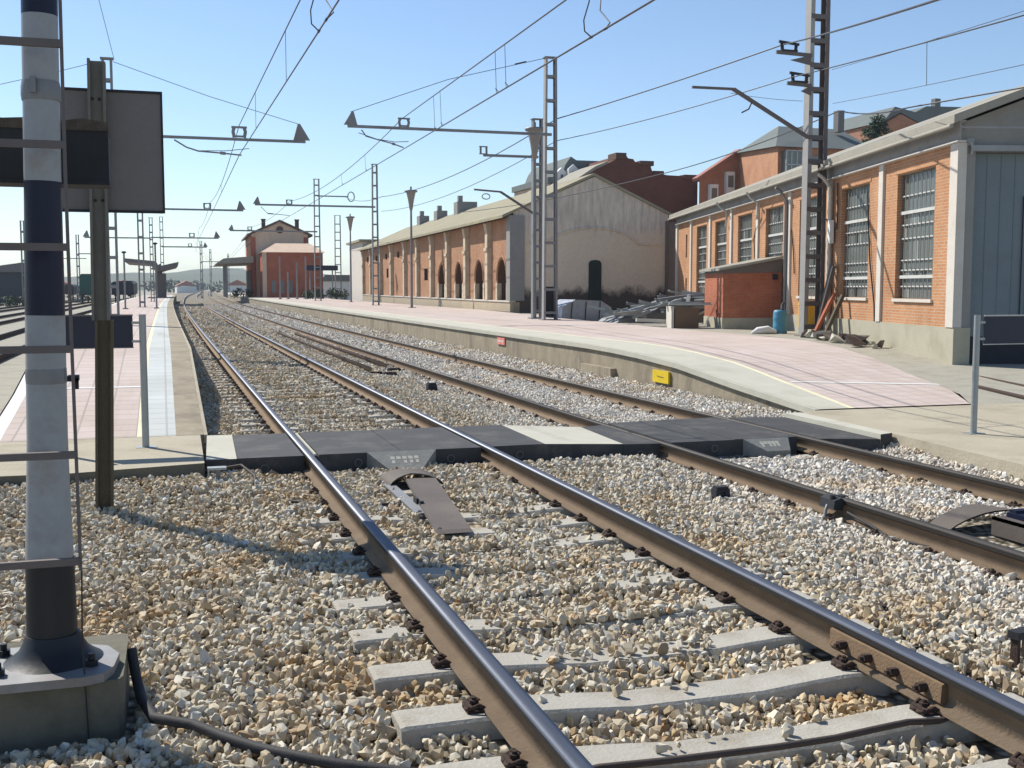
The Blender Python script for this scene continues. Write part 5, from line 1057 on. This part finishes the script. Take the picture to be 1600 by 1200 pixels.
mb=MB(); mb.add([(40.2,69.2,11.15),(48.2,69.2,11.15),(50.4,80.2,12.0),(43.0,80.2,12.0),(42.6,73,13.1),(47.4,72.5,13.0),(47.8,77,13.2),(44.4,77,13.4)],[(0,1,5,4),(1,2,6,5),(2,3,7,6),(3,0,4,7),(4,5,6,7),(0,3,2,1)]); mb.build('hipped_roof',M['roof_grey'],B)
mb=MB(); mb.add([(43.0,80.0,12.03),(41.2,72.5,11.35),(42.66,73.2,13.12),(44.4,77,13.43)],[(0,1,2,3)]); mb.build('tiled_slope',M['roof_red'],B)
mb=MB(); mb.prism([(40.9,9.0),(42.1,9.0),(42.1,10.9),(40.9,10.9)],'y',69.0,69.59); d=mb.build('bay_window',M['glass'],B)
mb=MB(); 
for x in (40.88,41.28,41.7,42.08): mb.box(x,x+.06,68.96,68.995,9,10.9)
for z in (9.0,9.9,10.85): mb.box(40.88,42.14,68.96,68.99,z,z+.06)
mb.build('bay_frame',M['frame'],d)
mb=MB(); mb.box(43,47,69.4,69.59,9.6,10.6); mb.build('window_row',M['glass'],B)
mb=MB(); mb.box(46.2,46.7,71,71.6,12.6,14.1); mb.build('chimney',M['sign_back'],B)
B=empty('apartment_wing',(0,0,0),0,'red brick apartment wing with white bay windows at the left of the apartment block','building')
mb=MB(); mb.add([(39.85,80,0),(43.2,80,0),(43.2,80,12.05),(39.85,80,9.9),(44.2,88,0),(48,88,0),(48,88,12.8),(44.2,88,10.4)],[(0,1,2,3),(1,5,6,2),(4,7,6,5),(0,3,7,4),(3,2,6,7)]); mb.build('brick_wall',M['brickAx'],B)
mb=MB(); mb.prism([(39.6,9.75),(43.2,12.1),(43.2,12.3),(39.5,9.95)],'y',79.7,80.6); mb.build('roof',M['roof_red'],B)
for x,z in ((40.6,8.6),(42.0,9.6)):
    mb=MB(); mb.box(x,x+.7,79.6,79.995,z-1.2,z+.9); d=mb.build('bay_window',M['white_wall'],B); mb=MB(); mb.box(x+.12,x+.58,79.57,79.597,z-.3,z+.6); mb.build('pane',M['glass'],d)
B=empty('hill_house',(63.3,90,0),0,'red brick house with grey-green roofs at the upper right, beyond the warehouse','building')
mb=MB(); mb.prism([(0,0),(10,0),(10,16.0),(4.5,16.2),(1.6,17.4),(0,16.6)],'y',0,8); mb.build('brick_wall',M['brickAx'],B)
mb=MB(); mb.prism([(-.2,16.6),(1.6,17.5),(4.5,16.3),(10.4,16.1),(8.6,18.3),(4.4,18.2),(3.2,17.6),(1.0,18.0),(.4,17.3)],'y',-.3,8.3); mb.build('roof',M['roof_grey'],B)
mb=MB(); mb.box(6.3,6.9,1,1.6,18,19.2); mb.build('chimney',M['sign_back'],B)
mb=MB(); mb.prism([(.1,14.5),(4.3,14.5),(4.3,16.3),(1.6,17.35),(.1,16.5)],'y',-.34,-.305); mb.build('orange_gable',M['brickAx'],B)
# tree behind the warehouse
t=empty('conifer_tree',(52.2,75,0),0,'dark green conifer rising behind the warehouse roof','tree')
mb=MB(); mb.tube([(0,0,0),(.1,0,7),(0,0,14.1)],1,8,0,True,[.35,.22,.03]); mb.build('trunk',M['bark'],t)
mb=MB()
for k in range(150):
    z=rnd.uniform(7.5,14.5); rr=max(.15,(14.9-z)*.62); a_=rnd.uniform(0,2*PI); clump(mb,(rr*math.cos(a_)*rnd.uniform(.2,1),rr*math.sin(a_)*rnd.uniform(.2,1),z-.1*rr),.5,46,.13,flat=.5)
mb.build('crown',M['leaf'],t)
# ------------------------------------------------------------------ hills and far town
mb=MB(); nx=90; V=[]; rows=[(900,.0),(1150,.45),(1400,.85),(1600,1.0),(1900,.9)]
for y,f in rows:
    for i in range(nx):
        x=-900+i*(3200/(nx-1)); h=(17+7*math.sin(x*.006+1)+3*math.sin(x*.021)+2*math.sin(x*.05+y))*f+rnd.uniform(-.8,.8)*f
        V.append((x,y,-.6+h))
mb.add(V,[(r_*nx+i,r_*nx+i+1,(r_+1)*nx+i+1,(r_+1)*nx+i) for r_ in range(len(rows)-1) for i in range(nx-1)],0,True); struct('hills',mb,M['hill'],'low wooded hills on the horizon')
mb=MB()
for k in range(60):
    x=rnd.uniform(-160,230); y=rnd.uniform(420,760); clump(mb,(x,y,rnd.uniform(0,2.5)),rnd.uniform(3,6),70,.9,flat=.6)
tag(mb.build('distant_treeline',M['leaf2']),'distant line of trees below the hills','trees',kind='stuff')
for k in range(9):
    x=(-28,-12,8,22,34,48,60,-45,75)[k]; y=(330,380,420,360,400,450,480,350,500)[k]
    B=empty('distant_house',(x,y,-.5),rnd.uniform(-.3,.3),['tiny pale house beyond the left platform end, leftmost','tiny pale house just left of the butterfly canopy','tiny white house right of the butterfly canopy','tiny white house above the vanishing tracks','tiny pale house left of the station canopy','tiny pale house beyond the station, left','tiny pale house beyond the station, right','tiny house far left beyond the yard','tiny house far right beyond the station'][k],'house','tiny houses of the distant town')
    w=rnd.uniform(5,9); mb=MB(); mb.box(-w/2,w/2,0,7,0,rnd.uniform(2.2,3)); mb.build('walls',M['white_wall'],B); mb=MB(); mb.prism([(-w/2-.3,2.6),(w/2+.3,2.6),(0,4.4)],'y',-.3,7.3); mb.build('roof',M['roof_red'],B)
# ------------------------------------------------------------------ air
mb=MB(); mb.box(-1480,2480,-55,2590,-1.6,45); hz=mb.build('haze',None if False else bpy.data.materials.new('haze_air'))
hm=hz.data.materials[0]; hm.use_nodes=True; nt=hm.node_tree; nt.nodes.remove(nt.nodes['Principled BSDF'])
pv=nt.nodes.new('ShaderNodeVolumePrincipled'); pv.inputs['Color'].default_value=(.80,.88,1,1); pv.inputs['Density'].default_value=.0003; nt.links.new(pv.outputs[0],nt.nodes['Material Output'].inputs['Volume'])
tag(hz,'thin pale summer haze','haze',kind='stuff')
# ------------------------------------------------------------------ sky, sun, camera
w=bpy.data.worlds.new('World'); sc.world=w; w.use_nodes=True; nt=w.node_tree; bg=nt.nodes['Background']
sky=nt.nodes.new('ShaderNodeTexSky'); sky.sky_type='NISHITA'; sky.sun_disc=False; EL=45; AZ=-34
sky.sun_elevation=R(EL); sky.sun_rotation=R(AZ); sky.air_density=1.0; sky.dust_density=.25; sky.ozone_density=3.0; sky.altitude=700
nt.links.new(sky.outputs[0],bg.inputs[0]); bg.inputs[1].default_value=.115
ld=bpy.data.lights.new('sun','SUN'); ld.energy=5.0; ld.angle=R(.5); ld.color=(1,.95,.86); so=bpy.data.objects.new('sun',ld); C.objects.link(so)
d=Vector((-math.sin(R(AZ))*math.cos(R(EL)),-math.cos(R(AZ))*math.cos(R(EL)),-math.sin(R(EL)))); so.rotation_euler=d.to_track_quat('-Z','Y').to_euler(); so.location=(-20,30,40)
cd=bpy.data.cameras.new('camera'); cam=bpy.data.objects.new('camera',cd); C.objects.link(cam); sc.camera=cam
cam.location=(0,0,1.549); cam.rotation_euler=(R(90-4.904),0,R(-17.148)); cd.sensor_width=36; cd.lens=39.6; cd.clip_start=.05; cd.clip_end=6000
sc.view_settings.view_transform='Standard'; sc.view_settings.look='None'; sc.view_settings.exposure=.36; sc.view_settings.gamma=1
sc.render.resolution_x=1024; sc.render.resolution_y=768
